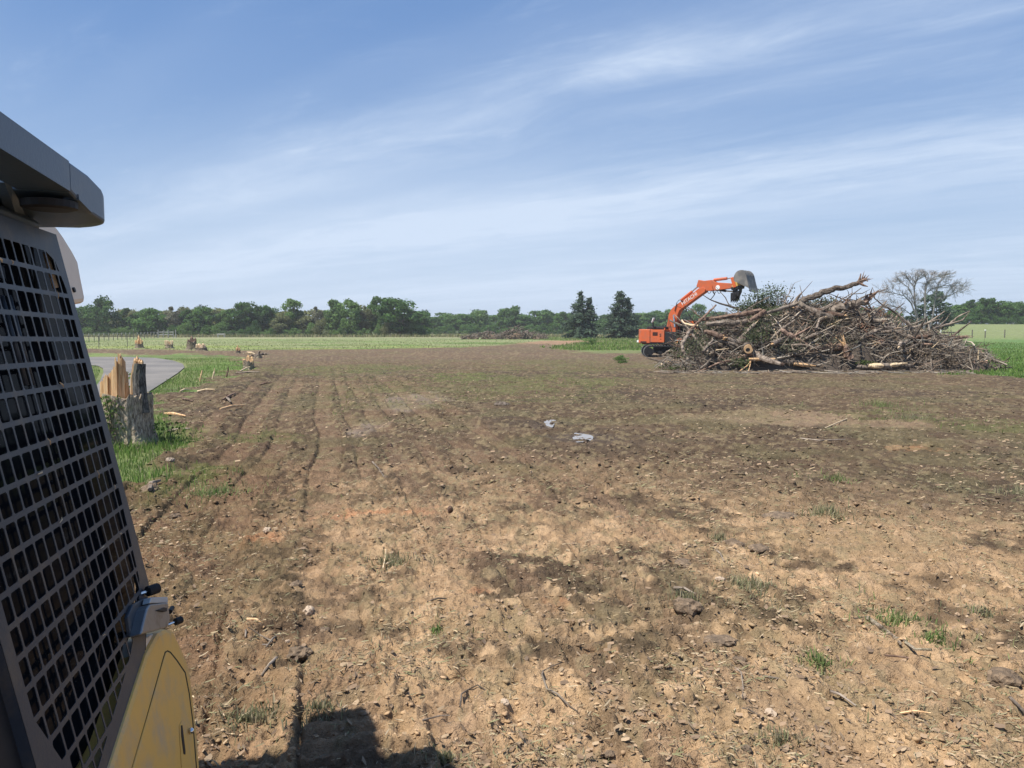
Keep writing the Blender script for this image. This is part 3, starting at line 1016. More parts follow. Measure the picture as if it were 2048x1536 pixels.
def lab_centre(i, k, c):
    if i < 8: return f'{c} {k} of the distant wood, {ORD[i]} right of the domed oak'
    if i in (8, 9): return f'{c} {k} far behind the {"nearer" if i == 8 else "gap between the two"} cedar' + ('s' if i == 9 else '')
    if i < 16: return f'{c} {k} past the excavator boom, {ORD[i - 10]} right of both cedars'
    return f'{c} {k} far behind the brush pile, {ORD[i - 16]} right of the bucket'


RIGHTROW = [(1786, 617, 40, 'round', 'mid'), (1872, 585, 84, 'loose', 'blue'), (1836, 628, 60, 'oval', 'blue'), (1918, 612, 44, 'oval', 'mid'), (1940, 602, 36, 'oval', 'dark'), (1966, 596, 56, 'round', 'dark'), (1982, 606, 40, 'loose', 'gray'), (2008, 604, 44, 'oval', 'mid'),
            (2042, 606, 50, 'oval', 'dark'), (2085, 600, 60, 'round', 'mid'), (2140, 604, 60, 'round', 'dark')]


def lab_right(i, k, c):
    sp = ['small round green treetop showing between the log ends and the bare tree', 'blue green leafy tree standing close behind the bare grey tree', 'low blue green tree under the bare tree, beside its pale trunk']
    if i < 3: return sp[i]
    return f'{c} {k} at the meadow edge, {ORD[i - 3]} right of the bare tree'


def build_trees():
    row(LEFT, 188, 674, lab_left)
    row(CENTRE, 268, 668, lab_centre)
    # right: first three nearer, rest on the rise
    row(RIGHTROW[:3], 128, 668, lambda i, k, c: lab_right(i, k, c))
    row(RIGHTROW[3:], 205, 652, lambda i, k, c: lab_right(i + 3, k, c))
    random.seed(11)
    # second ranks that close the wood behind the named trees
    for k in range(30):
        px = -60 + k * 31 + random.uniform(-8, 8)
        p = at(px, 655, 200 + random.uniform(-3, 8))
        tree(random.choice(['round', 'oval', 'oval']), random.choice(['dark', 'mid', 'mid', 'olive']), p.x, p.y, random.uniform(6.2, 7.4), random.uniform(8, 10), 'second-rank tree filling the left wood between the taller crowns', 'tree', 'second-rank trees of the left wood', k % 3)
    for k in range(26):
        px = 846 + k * 36 + random.uniform(-8, 8)
        p = at(px, 655, 284 + random.uniform(-4, 8))
        tree(random.choice(['round', 'oval']), random.choice(['mid', 'mid', 'fresh', 'dark']), p.x, p.y, random.uniform(6.8, 8.0), random.uniform(10, 13), 'background tree filling the distant middle wood between nearer crowns', 'tree', 'background trees of the middle wood', k % 3)
    for k in range(9):
        px = 1905 + k * 26
        p = at(px, 655, 214 + random.uniform(-3, 6))
        tree('round', random.choice(['dark', 'mid']), p.x, p.y, random.uniform(5, 6.2), random.uniform(7, 9), 'background tree closing the gaps of the far right wood', 'tree', 'background trees of the right wood', k % 3)
    # bushes at the foot of the woods
    for k in range(40):
        px = -40 + k * 22.8 + random.uniform(-6, 6)
        p = at(px, 655, 184 + random.uniform(-2, 2))
        tree('shrub', random.choice(['dark', 'mid', 'mid', 'fresh', 'olive'] if px > 540 else ['dark', 'mid', 'mid', 'fresh']), p.x, p.y, random.uniform(1.8, 4.2), random.uniform(3.6, 5.0), 'low green bush along the foot of the left wood', 'bush', 'bushes at the foot of the left wood', k % 3)
    for k in range(32):
        px = 850 + k * 29 + random.uniform(-8, 8)
        p = at(px, 655, 258 + random.uniform(-3, 3))
        tree('shrub', random.choice(['dark', 'mid', 'mid']), p.x, p.y, random.uniform(2.5, 4.4), random.uniform(5, 7.5), 'low green bush along the foot of the distant middle wood', 'bush', 'bushes at the foot of the middle wood', k % 3)
    for k in range(10):
        px = 1895 + k * 22
        p = at(px, 655, 198 + random.uniform(-2, 2))
        tree('shrub', 'dark', p.x, p.y, random.uniform(2.2, 3.2), random.uniform(4.5, 5.5), 'dark low bush along the far meadow edge under the right wood', 'bush', 'bushes under the right wood', k % 3)
    # two cedars
    for px, top, wd, lab in ((1166, 588, 66, 'left of two dark blue green cedars, with a sharp leaning twin top'), (1246, 588, 70, 'right of two dark cedars, nearer the excavator, with a ragged open top')):
        y = 152
        p = at(px - 6, 655, y)
        h = (655 - top) / FPX * y + EYE
        c = tree('cedar', 'blue', p.x, p.y, h, wd / FPX * y, lab, 'tree', None, 0 if px < 1200 else 1)
        if px > 1200: c.rotation_euler[2] = .25
    tree('shrub', 'fresh', 9.5, 96, 1.0, 2.4, 'small pale green bush in the rough grass before the cedars', 'bush', None, 1)
    p = gnd(1243, 727); tree('shrub', 'fresh', p.x, p.y, .55, 1.0, 'small leafy green bush on bare soil left of the excavator tracks', 'bush', None, 2)
    # reddish dead-leaved bush behind the pile
    PAL['rust'] = (.22, .115, .07)
    p = at(1752, 655, 62); tree('shrub', 'rust', p.x, p.y, (655 - 612) / FPX * 62 + EYE, 90 / FPX * 62, 'bush of rust brown dead leaves rising behind the brush pile', 'bush', None, 0)
    # bare tree
    random.seed(5)
    y = 92.0
    p = at(1842, 655, y)
    z0 = float(rise(np.array([p.x]), np.array([y]))[0])
    t = empty('bare_tree', (p.x, y, z0)); tag(t, 'bare grey dead tree with a fan of fine twigs behind the pile', 'tree')
    mb = MB(); tw = MB(); K = y / FPX
    gz0 = (655 - 0) / FPX * y + EYE - z0

    def loc(px, py): return Vector(((px - 1842) * K, random.uniform(-.25, .25), (655 - py) / FPX * y + EYE - z0))

    def twig(a, d, L, r, lev):
        pts = [a]
        for i in range(3):
            d = (d + Vector((random.uniform(-.18, .18), random.uniform(-.18, .18), random.uniform(-.05, .13)))).normalized()
            pts.append(pts[-1] + d * L / 3)
        (mb if lev == 0 else tw).tube(pts, [r, r * .85, r * .7, r * .5], 4 if lev < 2 else 3, False)
        if lev >= 3: return
        for j in range((4, 4, 4)[lev]):
            b_ = pts[1 + j % 3]
            ax = Vector((random.uniform(-1, 1), random.uniform(-1, 1), random.uniform(-1, 1))).normalized()
            nd = Matrix.Rotation(random.uniform(.35, .85), 3, d.cross(ax).normalized()) @ d
            twig(b_, nd.normalized(), L * random.uniform(.5, .7), max(.012, r * .5), lev + 1)
    LIMBS = [([(1842, 690), (1838, 650), (1829, 606), (1827, 575), (1832, 556)], .15, .05), ([(1846, 690), (1848, 630), (1846, 590), (1849, 562), (1847, 548)], .15, .05),
             ([(1852, 690), (1866, 630), (1868, 590), (1872, 566), (1882, 554)], .13, .045), ([(1838, 645), (1822, 606), (1805, 592), (1784, 586)], .10, .035), ([(1828, 606), (1812, 575), (1798, 566)], .06, .03),
             ([(1847, 595), (1860, 578), (1884, 572), (1902, 572)], .06, .03), ([(1868, 612), (1884, 598), (1906, 588)], .06, .03), ([(1827, 578), (1815, 560), (1812, 552)], .05, .028), ([(1849, 566), (1862, 554), (1866, 548)], .05, .028), ([(1836, 640), (1808, 618), (1785, 612)], .06, .03)]
    for pl_, r0, r1 in LIMBS:
        P = [loc(*q) for q in pl_]; n_ = len(P)
        mb.tube(P, [r0 + (r1 - r0) * i / (n_ - 1) for i in range(n_)], 7)
        for i in range(max(1, n_ - 3), n_):
            dd = (P[i] - P[i - 1]).normalized()
            for j in range(3 if i < n_ - 1 else 5):
                ax = Vector((random.uniform(-1, 1), random.uniform(-1, 1), random.uniform(-.2, .2))).normalized()
                nd = Matrix.Rotation(random.uniform(.15, .95), 3, dd.cross(ax).normalized()) @ dd
                twig(P[i - 1].lerp(P[i], random.uniform(.5, 1)), nd.normalized(), random.uniform(.9, 1.45), r1 * .75, 0)
    lim = (655 - 534) / FPX * y + EYE - z0
    for nm, q in (('trunk', mb), ('crown', tw)):
        q.v = [(a_, b_, c_ if c_ < lim - 1.5 else lim - 1.5 + 1.5 * math.tanh((c_ - lim + 1.5) / 2.2)) for a_, b_, c_ in q.v]
        q.build(nm, M['dead_bark'], t)


build_trees()


# ------------------------------------------------------------------ fences
def build_fences():
    f = empty('wire_fence', (-40, 100, 0)); tag(f, 'wire fence with pale-topped posts running across the left pasture', 'fence')
    org = Vector((-40, 100, 0))
    A = Vector(gnd(150, 700)); pts = []
    # near run comes in from the left, far run goes off to the gate
    far0, far1 = at(166, 655, 118), at(314, 655, 160)
    for k in range(19):
        q = far0.lerp(far1, k / 18); q.z = 0
        pts.append(q)
    me_post = me_top = None
    tall = {11}
    for i, q in enumerate(pts):
        hgt = 1.25 if i not in tall else 1.9
        mb = MB().tube([(0, 0, -.1), (0, 0, hgt)], .055, 6)
        po = mb.build('post', M['post'], f); po.location = q - org
        tp = MB().tube([(0, 0, hgt - .32), (0, 0, hgt + .05)], .062, 6).build('post_top', M['whitewash'], po)
    for hz in (.45, .8, 1.15):
        MB().tube([q - org + Vector((0, 0, hz)) for q in pts], .008, 3, False).build('wire', M['galv'], f)
    g = empty('pasture_gate', at(331, 655, 161)); g.location.z = 0
    tag(g, 'pale railed gate with tall posts at the end of the wire fence', 'gate')
    wd = 30 / FPX * 161
    for k, x in enumerate((-wd / 2, -wd / 6, wd / 6, wd / 2, wd / 2 + .5)):
        MB().tube([(x, 0, -.1), (x, 0, 1.75 - .25 * (k % 2))], .075, 6).build('post', M['whitewash'], g)
    for z in (.75, 1.25):
        MB().box((0, .08, z), (wd, .07, .16)).build('rail', M['whitewash'], g)
    b = empty('feed_bunk', at(442, 655, 170)); b.location.z = 0
    tag(b, 'low pale feed trough on legs in the far pasture', 'trough')
    MB().box((0, 0, .72), (1.7, .5, .25)).build('trough_body', M['whitewash'], b, bevel=.03)
    for x in (-.7, .7):
        for y_ in (-.2, .2):
            MB().box((x, y_, .3), (.08, .08, .62)).build('leg', M['galv'], b)
    # dark steel posts nearer the lane
    t = empty('post_fence', (-38, 75, 0)); tag(t, 'thin dark steel post fence standing in the grass beyond the lane', 'fence')
    prev = []
    for px, pt, pb in ((198, 672, 697), (255, 669, 694), (161, 674, 700)):
        q = gnd(px, pb); hgt = (pb - pt) / FPX * q.y
        prev.append((q, hgt))
        o = MB().tube([(0, 0, -.1), (0, 0, hgt)], .035, 5).build('post', M['post'], t); o.location = q - Vector((-38, 75, 0))
    prev.sort(key=lambda a: a[0].x)
    for hz in (.5, .9):
        MB().tube([q + Vector((38, -75, hz)) for q, h in prev], .006, 3, False).build('wire', M['galv'], t)
    # right meadow
    r = empty('meadow_fence', (60, 110, 0)); tag(r, 'sparse post fence crossing the right meadow behind the pile', 'fence')
    prev = []
    for i, (px, pt, pb) in enumerate(((1882, 655, 678), (1918, 655, 669), (1945, 655, 670), (1971, 657, 669), (2010, 657, 669), (2050, 657, 668), (2095, 657, 668))):
        y = 108.0
        q = at(px, 655, y); q.z = float(rise(np.array([q.x]), np.array([y]))[0])
        hgt = 1.15 if i != 3 else 1.0
        o = MB().tube([(0, 0, -.2), (0, 0, hgt)], .07, 6).build('post', M['white'] if i == 0 else M['post'], r); o.location = q - Vector((60, 110, 0))
        if i == 3:
            MB().tube([(0, 0, hgt), (0, 0, hgt + .18)], .10, 8).build('white_cap', M['white'], o)
        prev.append(q)
    for hz in (.5, .95):
        MB().tube([q - Vector((60, 110, -hz)) for q in prev], .007, 3, False).build('wire', M['galv'], r)


build_fences()


# ------------------------------------------------------------------ stumps
def bark_body(rx, ry, h, seed, flare=.35, n=30, rings=16, topvar=.06, grooves=.05):
    V = []; F = []
    r_ = np.random.default_rng(seed)
    tv = r_.uniform(-topvar, topvar, n)
    gv = r_.uniform(-1, 1, n)
    for j in range(rings + 1):
        t = j / rings
        for k in range(n):
            a = 2 * math.pi * k / n
            fl = 1 + flare * (1 - t) ** 4 * (1 + .7 * math.cos(a * 5 + seed))
            rr = fl * (1 + grooves * (gv[k] * .8 + .3 * r_.uniform(-1, 1)) + .06 * math.sin(a * 3 + seed + t * 2))
            z = t * h + (tv[k] if j == rings else 0)
            V.append((rx * rr * math.cos(a), ry * rr * math.sin(a), z - .06))
        for k in range(n):
            if j < rings:
                F.append((j * n + k, j * n + (k + 1) % n, (j + 1) * n + (k + 1) % n, (j + 1) * n + k))
    V.append((0, 0, h - .12)); c = len(V) - 1
    for k in range(n):
        F.append((rings * n + k, rings * n + (k + 1) % n, c))
    m = MB(); m.add(V, F)
    return m


def splinter(mb, x, y, z, h, wd, tk, lean=(0, 0)):
    """one torn sliver standing up"""
    l = Vector((lean[0], lean[1], 0)) * h
    b = [Vector((x - wd / 2, y - tk / 2, z)), Vector((x + wd / 2, y - tk / 2, z)), Vector((x + wd / 2, y + tk / 2, z)), Vector((x - wd / 2, y + tk / 2, z))]
    m = [Vector((p.x * .35 + x * .65 if i in (0, 3) else p.x * .9 + x * .1, p.y, z + h * .72)) + l * .6 for i, p in enumerate(b)]
    t = Vector((x + random.uniform(-.2, .2) * wd, y, z + h)) + l
    mb.add(b + m + [t], [(0, 1, 5, 4), (1, 2, 6, 5), (2, 3, 7, 6), (3, 0, 4, 7), (4, 5, 8), (5, 6, 8), (6, 7, 8), (7, 4, 8)])


def build_stumps():
    random.seed(3)
    y = 14.4
    b = gnd(256, 889); px_m = FPX / b.y
    s = empty('tree_stump', (b.x, b.y, gz(b.x, b.y)))
    tag(s, 'tall thick snapped stump with torn pale wood beside the machine', 'stump')
    bark_body(.43, .40, .98, 4, .28, 56, 18).build('trunk', M['stumpbark'], s)
    limb = MB()
    limb.tube([(.28, -.04, .6), (.275, -.05, .95), (.27, -.04, 1.3), (.285, -.03, 1.52)], [.16, .125, .118, .112], 12, True, .10)
    limb.build('limb', M['limbbark'], s)
    # torn heartwood: a jagged wall of fibre columns of unequal depth
    tw = MB()
    ex = [-.50, -.455, -.42, -.37, -.335, -.30, -.25, -.215, -.17, -.135, -.10, -.06, -.025, .01, .05]
    for k in range(len(ex) - 1):
        x0, x1 = ex[k], ex[k + 1]; xm = (x0 + x1) / 2
        top = 1.16 + .20 * smooth(np.array(xm), -.50, -.22) + .34 * math.exp(-((xm + .075) / .075) ** 2) - .30 * float(smooth(np.array(xm), -.04, .05))
        t0 = top + random.uniform(-.03, .03); t1 = top + random.uniform(-.03, .03)
        yf = -.10 + random.uniform(-.05, .05) + .10 * (abs(xm + .2) / .3) ** 2; yb = yf + random.uniform(.10, .2)
        z0 = .84
        p = [(x0, yf, z0), (x1, yf, z0), (x1, yb, z0), (x0, yb, z0), (x0 + .002, yf + .02, t0), (x1 - .002, yf + .02, t1), (x1 - .002, yb - .02, t1 - .1), (x0 + .002, yb - .02, t0 - .08)]
        tw.add(p, [(0, 3, 2, 1), (0, 1, 5, 4), (1, 2, 6, 5), (2, 3, 7, 6), (3, 0, 4, 7), (4, 5, 6, 7)])
        if k % 3 == 0: splinter(tw, xm, yf + .03, t0 - .12, .17, .02, .02, (random.uniform(-.1, .1), 0))
    splinter(tw, -.075, -.03, 1.30, .42, .085, .07, (.02, 0)); splinter(tw, -.13, -.04, 1.25, .28, .06, .06, (.08, 0))
    tw.build('torn_wood', M['split'], s)
    t2 = MB()
    for k in range(8):
        x = .145 + .011 * k
        splinter(t2, x, -.10 + .02 * (k % 3), .90, random.uniform(.52, .72), .028, .05, (.05, 0))
    for k in range(10):
        splinter(t2, .20 + random.uniform(0, .16), random.uniform(-.1, .05), 1.44, random.uniform(.12, .26), .06, .06, (random.uniform(-.15, .15), 0))
    t2.build('torn_wood', M['split'], s)
    # shoots and weeds round it
    n = 1500
    a = rng.uniform(0, 6.28, n); rr = rng.uniform(.46, 1.15, n)
    x = b.x + np.cos(a) * rr + rng.normal(0, .1, n) + .1; yy = b.y + np.sin(a) * rr * .9 - .1
    grass_field('weeds_by_stump', (x, yy), .05, .20, .014, prob=[.3, .3, .2, .12, .08])
    for nm, cx, cy, hgt, lab in (('weed', b.x - .12, b.y - .45, .95, 'leafy green shoot growing against the bark of the snapped stump'), ('weed', b.x + .72, b.y + .15, .42, 'dark green leafy weed at the right foot of the snapped stump'), ('weed', (b.x + .03) * (b.y + 1.2) / b.y, b.y + 1.2, 1.35, 'thin pale green sapling behind the gap in the snapped stump')):
        m = 150 if hgt < .9 or hgt > 1.2 else 260
        P = np.stack([rng.normal(0, .12, m) + (0 if hgt != .42 else 0), rng.normal(0, .10, m), rng.uniform(.05, 1, m) ** .8 * hgt], 1)
        if hgt == .42: P[:, 0] *= 2.2
        V, F = leaf_quads(P, np.tile([0, -.4, .6], (m, 1)), .065)
        C = np.repeat(np.array([(.10, .15, .04)]) * rng.uniform(.6, 1.4, m)[:, None], 4, 0)
        w_ = empty(nm, (cx, cy, gz(cx, cy))); tag(w_, lab, 'weed')
        mesh_np('foliage', V, F, M['leaf'], w_, C)
        mb = MB()
        for k in range(3):
            mb.tube([(0, 0, -.03), (random.uniform(-.05, .05), random.uniform(-.04, .04), hgt * .5), (random.uniform(-.1, .1), random.uniform(-.08, .08), hgt * .97)], [.008, .006, .003], 4)
        mb.build('stem', M['twig'], w_)
    # far stumps
    far = [(279, 696, 670, 16, 'far stump with one tall pale splinter, left of the group past the lane', .5, 1),
           (339, 697, 676, 16, 'far stump with a bright cream torn top, between splinter stump and brown snag', 1.0, 0),
           (384, 699, 671, 20, 'broad brown snag stump with a dark right edge past the lane', .12, 2),
           (403, 702, 684, 22, 'low wide stump with white torn edges right of the brown snag', .9, 0),
           (476, 707, 690, 10, 'small thin broken stump between the low white stump and root wad', .4, 1),
           (497, 738, 708, 22, 'ragged split stump at the end of the green verge', .35, 2)]
    for i, (px, pb, pt, wpx, lab, pale, kind) in enumerate(far):
        q = gnd(px, pb); h = (pb - pt) / FPX * q.y; wd = wpx / FPX * q.y
        e = empty('tree_stump', (q.x, q.y, gz(q.x, q.y))); tag(e, lab, 'stump')
        bark_body(wd * .45, wd * .4, h * (.42 if kind != 2 else .62), 20 + i, .5, 16, 6, .12 * h, .12).build('trunk', M['stumpbark'], e)
        sp = MB()
        for k in range(11 if kind else 14):
            hh = h * random.uniform(.25, .55 if kind != 1 else .45)
            splinter(sp, random.uniform(-.4, .4) * wd, random.uniform(-.25, .2) * wd, h * .33, hh, wd * .22, wd * .14, (random.uniform(-.25, .25), 0))
        if kind == 1: splinter(sp, -.08 * wd, 0, h * .3, h * .72, wd * .32, wd * .2)
        if kind == 2: splinter(sp, -.05 * wd, 0, h * .4, h * .6, wd * .4, wd * .2); splinter(sp, .3 * wd, 0, h * .4, h * .5, wd * .3, wd * .2)
        sp.build('torn_wood', M['pale'] if pale > .8 else (M['split'] if pale > .2 else M['redbark']), e)
    # root wad
    q = gnd(515, 716)
    e = empty('root_wad', (q.x, q.y, gz(q.x, q.y))); tag(e, 'torn root wad with pale forked roots at the edge of the soil', 'stump')
    mb = MB(); mb2 = MB()
    for k in range(9):
        a = random.uniform(-.4, 3.5); L = random.uniform(.5, 1.0)
        (mb if k % 2 else mb2).tube([(0, 0, .12), (math.cos(a) * L * .5, random.uniform(-.2, .2), .2 + abs(math.sin(a)) * L * .4), (math.cos(a) * L, random.uniform(-.4, .4), .08 + abs(math.sin(a)) * L * .75)], [.11, .08, .02], 6, True, .15)
    mb.build('root', M['pale'], e); mb2.build('root', M['bark'], e)
    bark_body(.28, .25, .35, 44, .4, 14, 5, .06, .12).build('trunk', M['stumpbark'], e)


build_stumps()

# ------------------------------------------------------------------ excavator
def text_mesh(body, size, m, name, parent, origin, ux, uy):
    cu = bpy.data.curves.new(name, 'FONT'); cu.body = body; cu.size = size; cu.align_x = 'CENTER'; cu.align_y = 'CENTER'; cu.extrude = .004
    ob = bpy.data.objects.new(name + '_tmp', cu); COL.objects.link(ob)
    dg = bpy.context.evaluated_depsgraph_get()
    me = bpy.data.meshes.new_from_object(ob.evaluated_get(dg))
    bpy.data.objects.remove(ob)
    ux = Vector(ux).normalized(); uy = Vector(uy).normalized(); uz = ux.cross(uy)
    R = Matrix((ux, uy, uz)).transposed()
    for v in me.vertices:
        v.co = R @ v.co + Vector(origin)
    me.materials.clear()
    return link(name, me, m, parent)


def build_excavator():
    D = 57.5
    c = at(1344, 655, D); c.z = 0
    al = math.radians(40)
    hd = Vector((math.cos(al), -math.sin(al), 0)); rt = Vector((-math.sin(al), -math.cos(al), 0))
    Z = Vector((0, 0, 1))
    e = empty('excavator', c, -al)       # local x = where the boom points, local -y = its right-hand side
    tag(e, 'orange tracked excavator reaching over the brush pile with its bucket raised', 'excavator')
    foot0 = c + hd * .25

    def pl(px, py):
        """photo point onto the upright plane of the boom, in local x,z"""
        r = ray(px, py); o = Vector((0, 0, EYE))
        t = (foot0 - o).dot(rt) / r.dot(rt)
        q = o + r * t - c
        return Vector((q.dot(hd), 0, q.z))

    def slab(poly, w, name, m, y0=0.0, parent=e, bevel=.02):
        pts = [Vector((p.x, y0 - w / 2, p.z)) for p in poly]
        return MB().prism(pts, (0, w, 0)).build(name, m, parent, bevel=bevel)
    # undercarriage
    for s in (-1, 1):
        tr = MB()
        n = 26; L = 3.4; R = .42; pth = []
        for i in range(n):
            a = -math.pi / 2 + math.pi * i / (n - 1)
            pth.append((L / 2 + R * math.cos(a), .44 + R * math.sin(a)))
        for i in range(n):
            a = math.pi / 2 + math.pi * i / (n - 1)
            pth.append((-L / 2 + R * math.cos(a), .44 + R * math.sin(a)))
        inn = [(x * .93, .44 + (z - .44) * .82) for x, z in pth]
        m_ = len(pth)
        vs = []
        for y in (-.3, .3):
            vs += [(x, y + s * 1.1, z) for x, z in pth] + [(x, y + s * 1.1, z) for x, z in inn]
        fs = []
        for i in range(m_):
            j = (i + 1) % m_
            fs += [(i, j, j + 2 * m_, i + 2 * m_), (m_ + i, m_ + j, j, i), (2 * m_ + i, 2 * m_ + j, 3 * m_ + j, 3 * m_ + i), (m_ + j, m_ + i, 3 * m_ + i, 3 * m_ + j)]
        tr.add(vs, fs)
        tk = tr.build('crawler_track', M['rubber'], e)
        tk.rotation_euler = (0, 0, al - .1)
        sh = MB()
        per = [(x, z) for x, z in pth]
        for i in range(0, m_, 1):
            x, z = per[i]; x2, z2 = per[(i + 1) % m_]
            d = Vector((x2 - x, 0, z2 - z))
            k = max(1, int(d.length / .19))
            for q in range(k):
                p = Vector((x, s * 1.1, z)) + d * ((q + .5) / k)
                nn = Vector((-d.z, 0, d.x)).normalized()
                sh.box(p - nn * .025, (.05, .6, .05))
        o = sh.build('track_shoe', M['steel'], tk); o['kind'] = 'stuff'
        for k in range(-1, 2):
            MB().tube([(k * .95, s * 1.1 - .34, .36), (k * .95, s * 1.1 + .34, .36)], .16, 12).build('roller', M['black'], tk)
        for x in (-L / 2, L / 2):
            MB().tube([(x, s * 1.1 - .33, .44), (x, s * 1.1 + .33, .44)], .27, 14).build('idler' if x > 0 else 'sprocket', M['black'], tk)
    MB().box((0, 0, .55), (2.2, 1.7, .5)).build('undercarriage_frame', M['black'], e, bevel=.05)
    MB().tube([(0, 0, .78), (0, 0, .96)], .62, 20).build('slew_ring', M['black'], e)
    # upper house
    MB().box((.1, 0, 1.03), (3.9, 2.34, .16)).build('house_deck', M['black'], e, bevel=.02)
    # counterweight with rounded rear
    pts = [(-1.15, -1.22), (-1.15, 1.22), (-1.95, 1.22), (-2.28, .95), (-2.42, 0), (-2.28, -.95), (-1.95, -1.22)]
    cw = MB().prism([Vector((x, y, 1.02)) for x, y in pts], (0, 0, 1.05)).build('counterweight', M['orange'], e, bevel=.06)
    MB().box((-1.7, -1.225, 1.12), (.5, .03, .10)).build('lifting_recess', M['black'], cw)
    MB().box((-2.25, -.72, 1.17), (.22, .5, .16), Matrix.Rotation(-.45, 3, 'Z')).build('warning_plate', M['white'], cw)
    eng = MB().box((-.55, -.78, 1.57), (1.16, .88, .94)).build('engine_door', M['orange'], e, bevel=.03)
    for k in range(5):
        MB().box((-.72, -1.225, 1.62 + k * .055), (.42, .02, .028)).build('louvre', M['black'], eng)
    text_mesh('5', .34, M['black'], 'numeral', eng, (-.28, -1.232, 1.62), (1, 0, 0), (0, 0, 1))
    MB().box((-.85, .45, 1.57), (.5, 1.5, .94)).build('engine_bay', M['orange'], e, bevel=.03)
    MB().box((-.9, 0, 2.16), (1.5, 1.7, .22)).build('engine_hood', M['black'], e, bevel=.06)
    MB().tube([(-1.35, -.45, 2.2), (-1.35, -.45, 2.55), (-1.5, -.45, 2.72)], .06, 8).build('exhaust_pipe', M['black'], e)
    mr = MB().tube([(-1.0, -1.0, 2.06), (-1.0, -1.02, 2.62)], .018, 5).build('mirror_arm', M['black'], e)
    MB().box((-1.02, -1.03, 2.74), (.07, .22, .36), Matrix.Rotation(.35, 3, 'Y')).build('mirror', M['white'], mr, bevel=.02)
    MB().tube([(-.05, -1.0, 2.0), (-.05, -1.0, 2.18)], .05, 8).build('beacon', M['orange'], e)
    tank = MB().box((.52, -.76, 1.5), (.92, .86, .78)).build('fuel_tank', M['black'], e, bevel=.05)
    MB().box((1.35, -.80, 1.27), (.6, .78, .34)).build('tool_box', M['orangedull'], e, bevel=.03)
    MB().box((1.30, -.82, 1.09), (.66, .84, .1)).build('step', M['toolyellow'], e, bevel=.01)
    MB().tube([(.1, -1.12, 1.9), (.1, -1.12, 2.25), (.95, -1.12, 2.22), (.95, -1.12, 1.85)], .022, 6).build('handrail', M['black'], e)
    MB().tube([(.0, -.4, 2.1), (-.25, -.45, 3.25)], .012, 4).build('antenna', M['black'], e)
    # cab on the far side
    cab = MB().prism([Vector((x, .32, z)) for x, z in ((.15, 1.1), (1.75, 1.1), (1.92, 1.75), (1.62, 2.68), (.55, 2.74), (.15, 2.5))], (0, .84, 0)).build('cab', M['orangedull'], e, bevel=.04)
    MB().prism([Vector((x, .312, z)) for x, z in ((.35, 1.75), (1.72, 1.78), (1.5, 2.56), (.6, 2.6), (.35, 2.42))], (0, .006, 0)).build('window', M['glass'], cab)
    # boom
    up = [pl(*q) for q in ((1333, 676), (1336, 655), (1341, 628), (1347, 617), (1358, 608), (1392, 584), (1400, 577), (1410, 575), (1414, 578))]
    dn = [pl(*q) for q in ((1413, 584), (1404, 590), (1385, 604), (1362, 621), (1358, 630), (1354, 652), (1346, 682))]
    bm_ = slab(up + dn, .52, 'boom', M['orange'], 0)
    mid = pl(1382, 598)
    d = (pl(1396, 588) - pl(1366, 609)).normalized(); perp = Vector((-d.z, 0, d.x))
    text_mesh('HITACHI', .36, M['white'], 'lettering', bm_, (mid.x, -.27, mid.z), d, perp)
    # boom cylinders
    for s in (-1, 1):
        a = pl(1358, 688); b = pl(1352, 630)
        cy = MB().tube([(a.x, s * .4, a.z), (a.lerp(b, .58).x, s * .4, a.lerp(b, .58).z)], .10, 10).build('boom_cylinder', M['orangedull'], e)
        MB().tube([(a.lerp(b, .55).x, s * .4, a.lerp(b, .55).z), (b.x, s * .4, b.z)], .055, 8).build('piston_rod', M['chrome'], cy)
    # arm cylinder on top of the boom
    a = pl(1362, 602); b = pl(1395, 574)
    cy = MB().tube([a + Vector((0, 0, .05)), a.lerp(b, .68)], .11, 10).build('arm_cylinder', M['orange'], e)
    MB().tube([a.lerp(b, .66), b], .055, 8).build('piston_rod', M['chrome'], cy)
    # arm
    arm = slab([pl(*q) for q in ((1395, 573), (1399, 560), (1410, 562), (1426, 560), (1434, 565), (1468, 567), (1472, 576), (1448, 579), (1424, 582), (1412, 582))], .40, 'arm', M['orange'], 0)
    q = pl(1438, 575)
    MB().tube([(q.x, -.215, q.z), (q.x, -.20, q.z)], .16, 14).build('decal_disc', M['white'], arm)
    a = pl(1428, 560); b = pl(1468, 555)
    cy = MB().tube([a, a.lerp(b, .66)], .105, 10).build('bucket_cylinder', M['orange'], e)
    MB().tube([a.lerp(b, .64), b], .055, 8).build('piston_rod', M['chrome'], cy)
    # linkage and quick hitch
    for s in (-.28, .28):
        slab([pl(*q) for q in ((1464, 556), (1470, 554), (1476, 574), (1470, 576))], .05, 'bucket_link', M['orangedull'], s)
    slab([pl(*q) for q in ((1466, 572), (1478, 556), (1488, 568), (1486, 574), (1468, 578))], .44, 'quick_hitch', M['toolyellow'], 0)
    slab([pl(*q) for q in ((1464, 575), (1487, 570), (1486, 577), (1466, 581))], .5, 'hitch_frame', M['black'], 0)
    # thumb: two plates and four tines under the arm
    th = slab([pl(*q) for q in ((1465, 577), (1474, 576), (1474, 582), (1480, 581), (1479, 577), (1483, 576), (1482, 584), (1478, 593), (1464, 592), (1468, 582))], .34, 'thumb', M['black'], 0)
    for k, y in enumerate((-.48, -.16, .16, .48)):
        sx = 2.6 * (k - 1.5)
        slab([pl(*q) for q in ((1467.5, 586), (1475, 586), (1473.5, 596), (1467.5, 606), (1467, 597))], .10, 'tine', M['black'], y, th)
    MB().tube([pl(1434, 579), pl(1452, 582)], .085, 8).build('thumb_cylinder', M['black'], e)
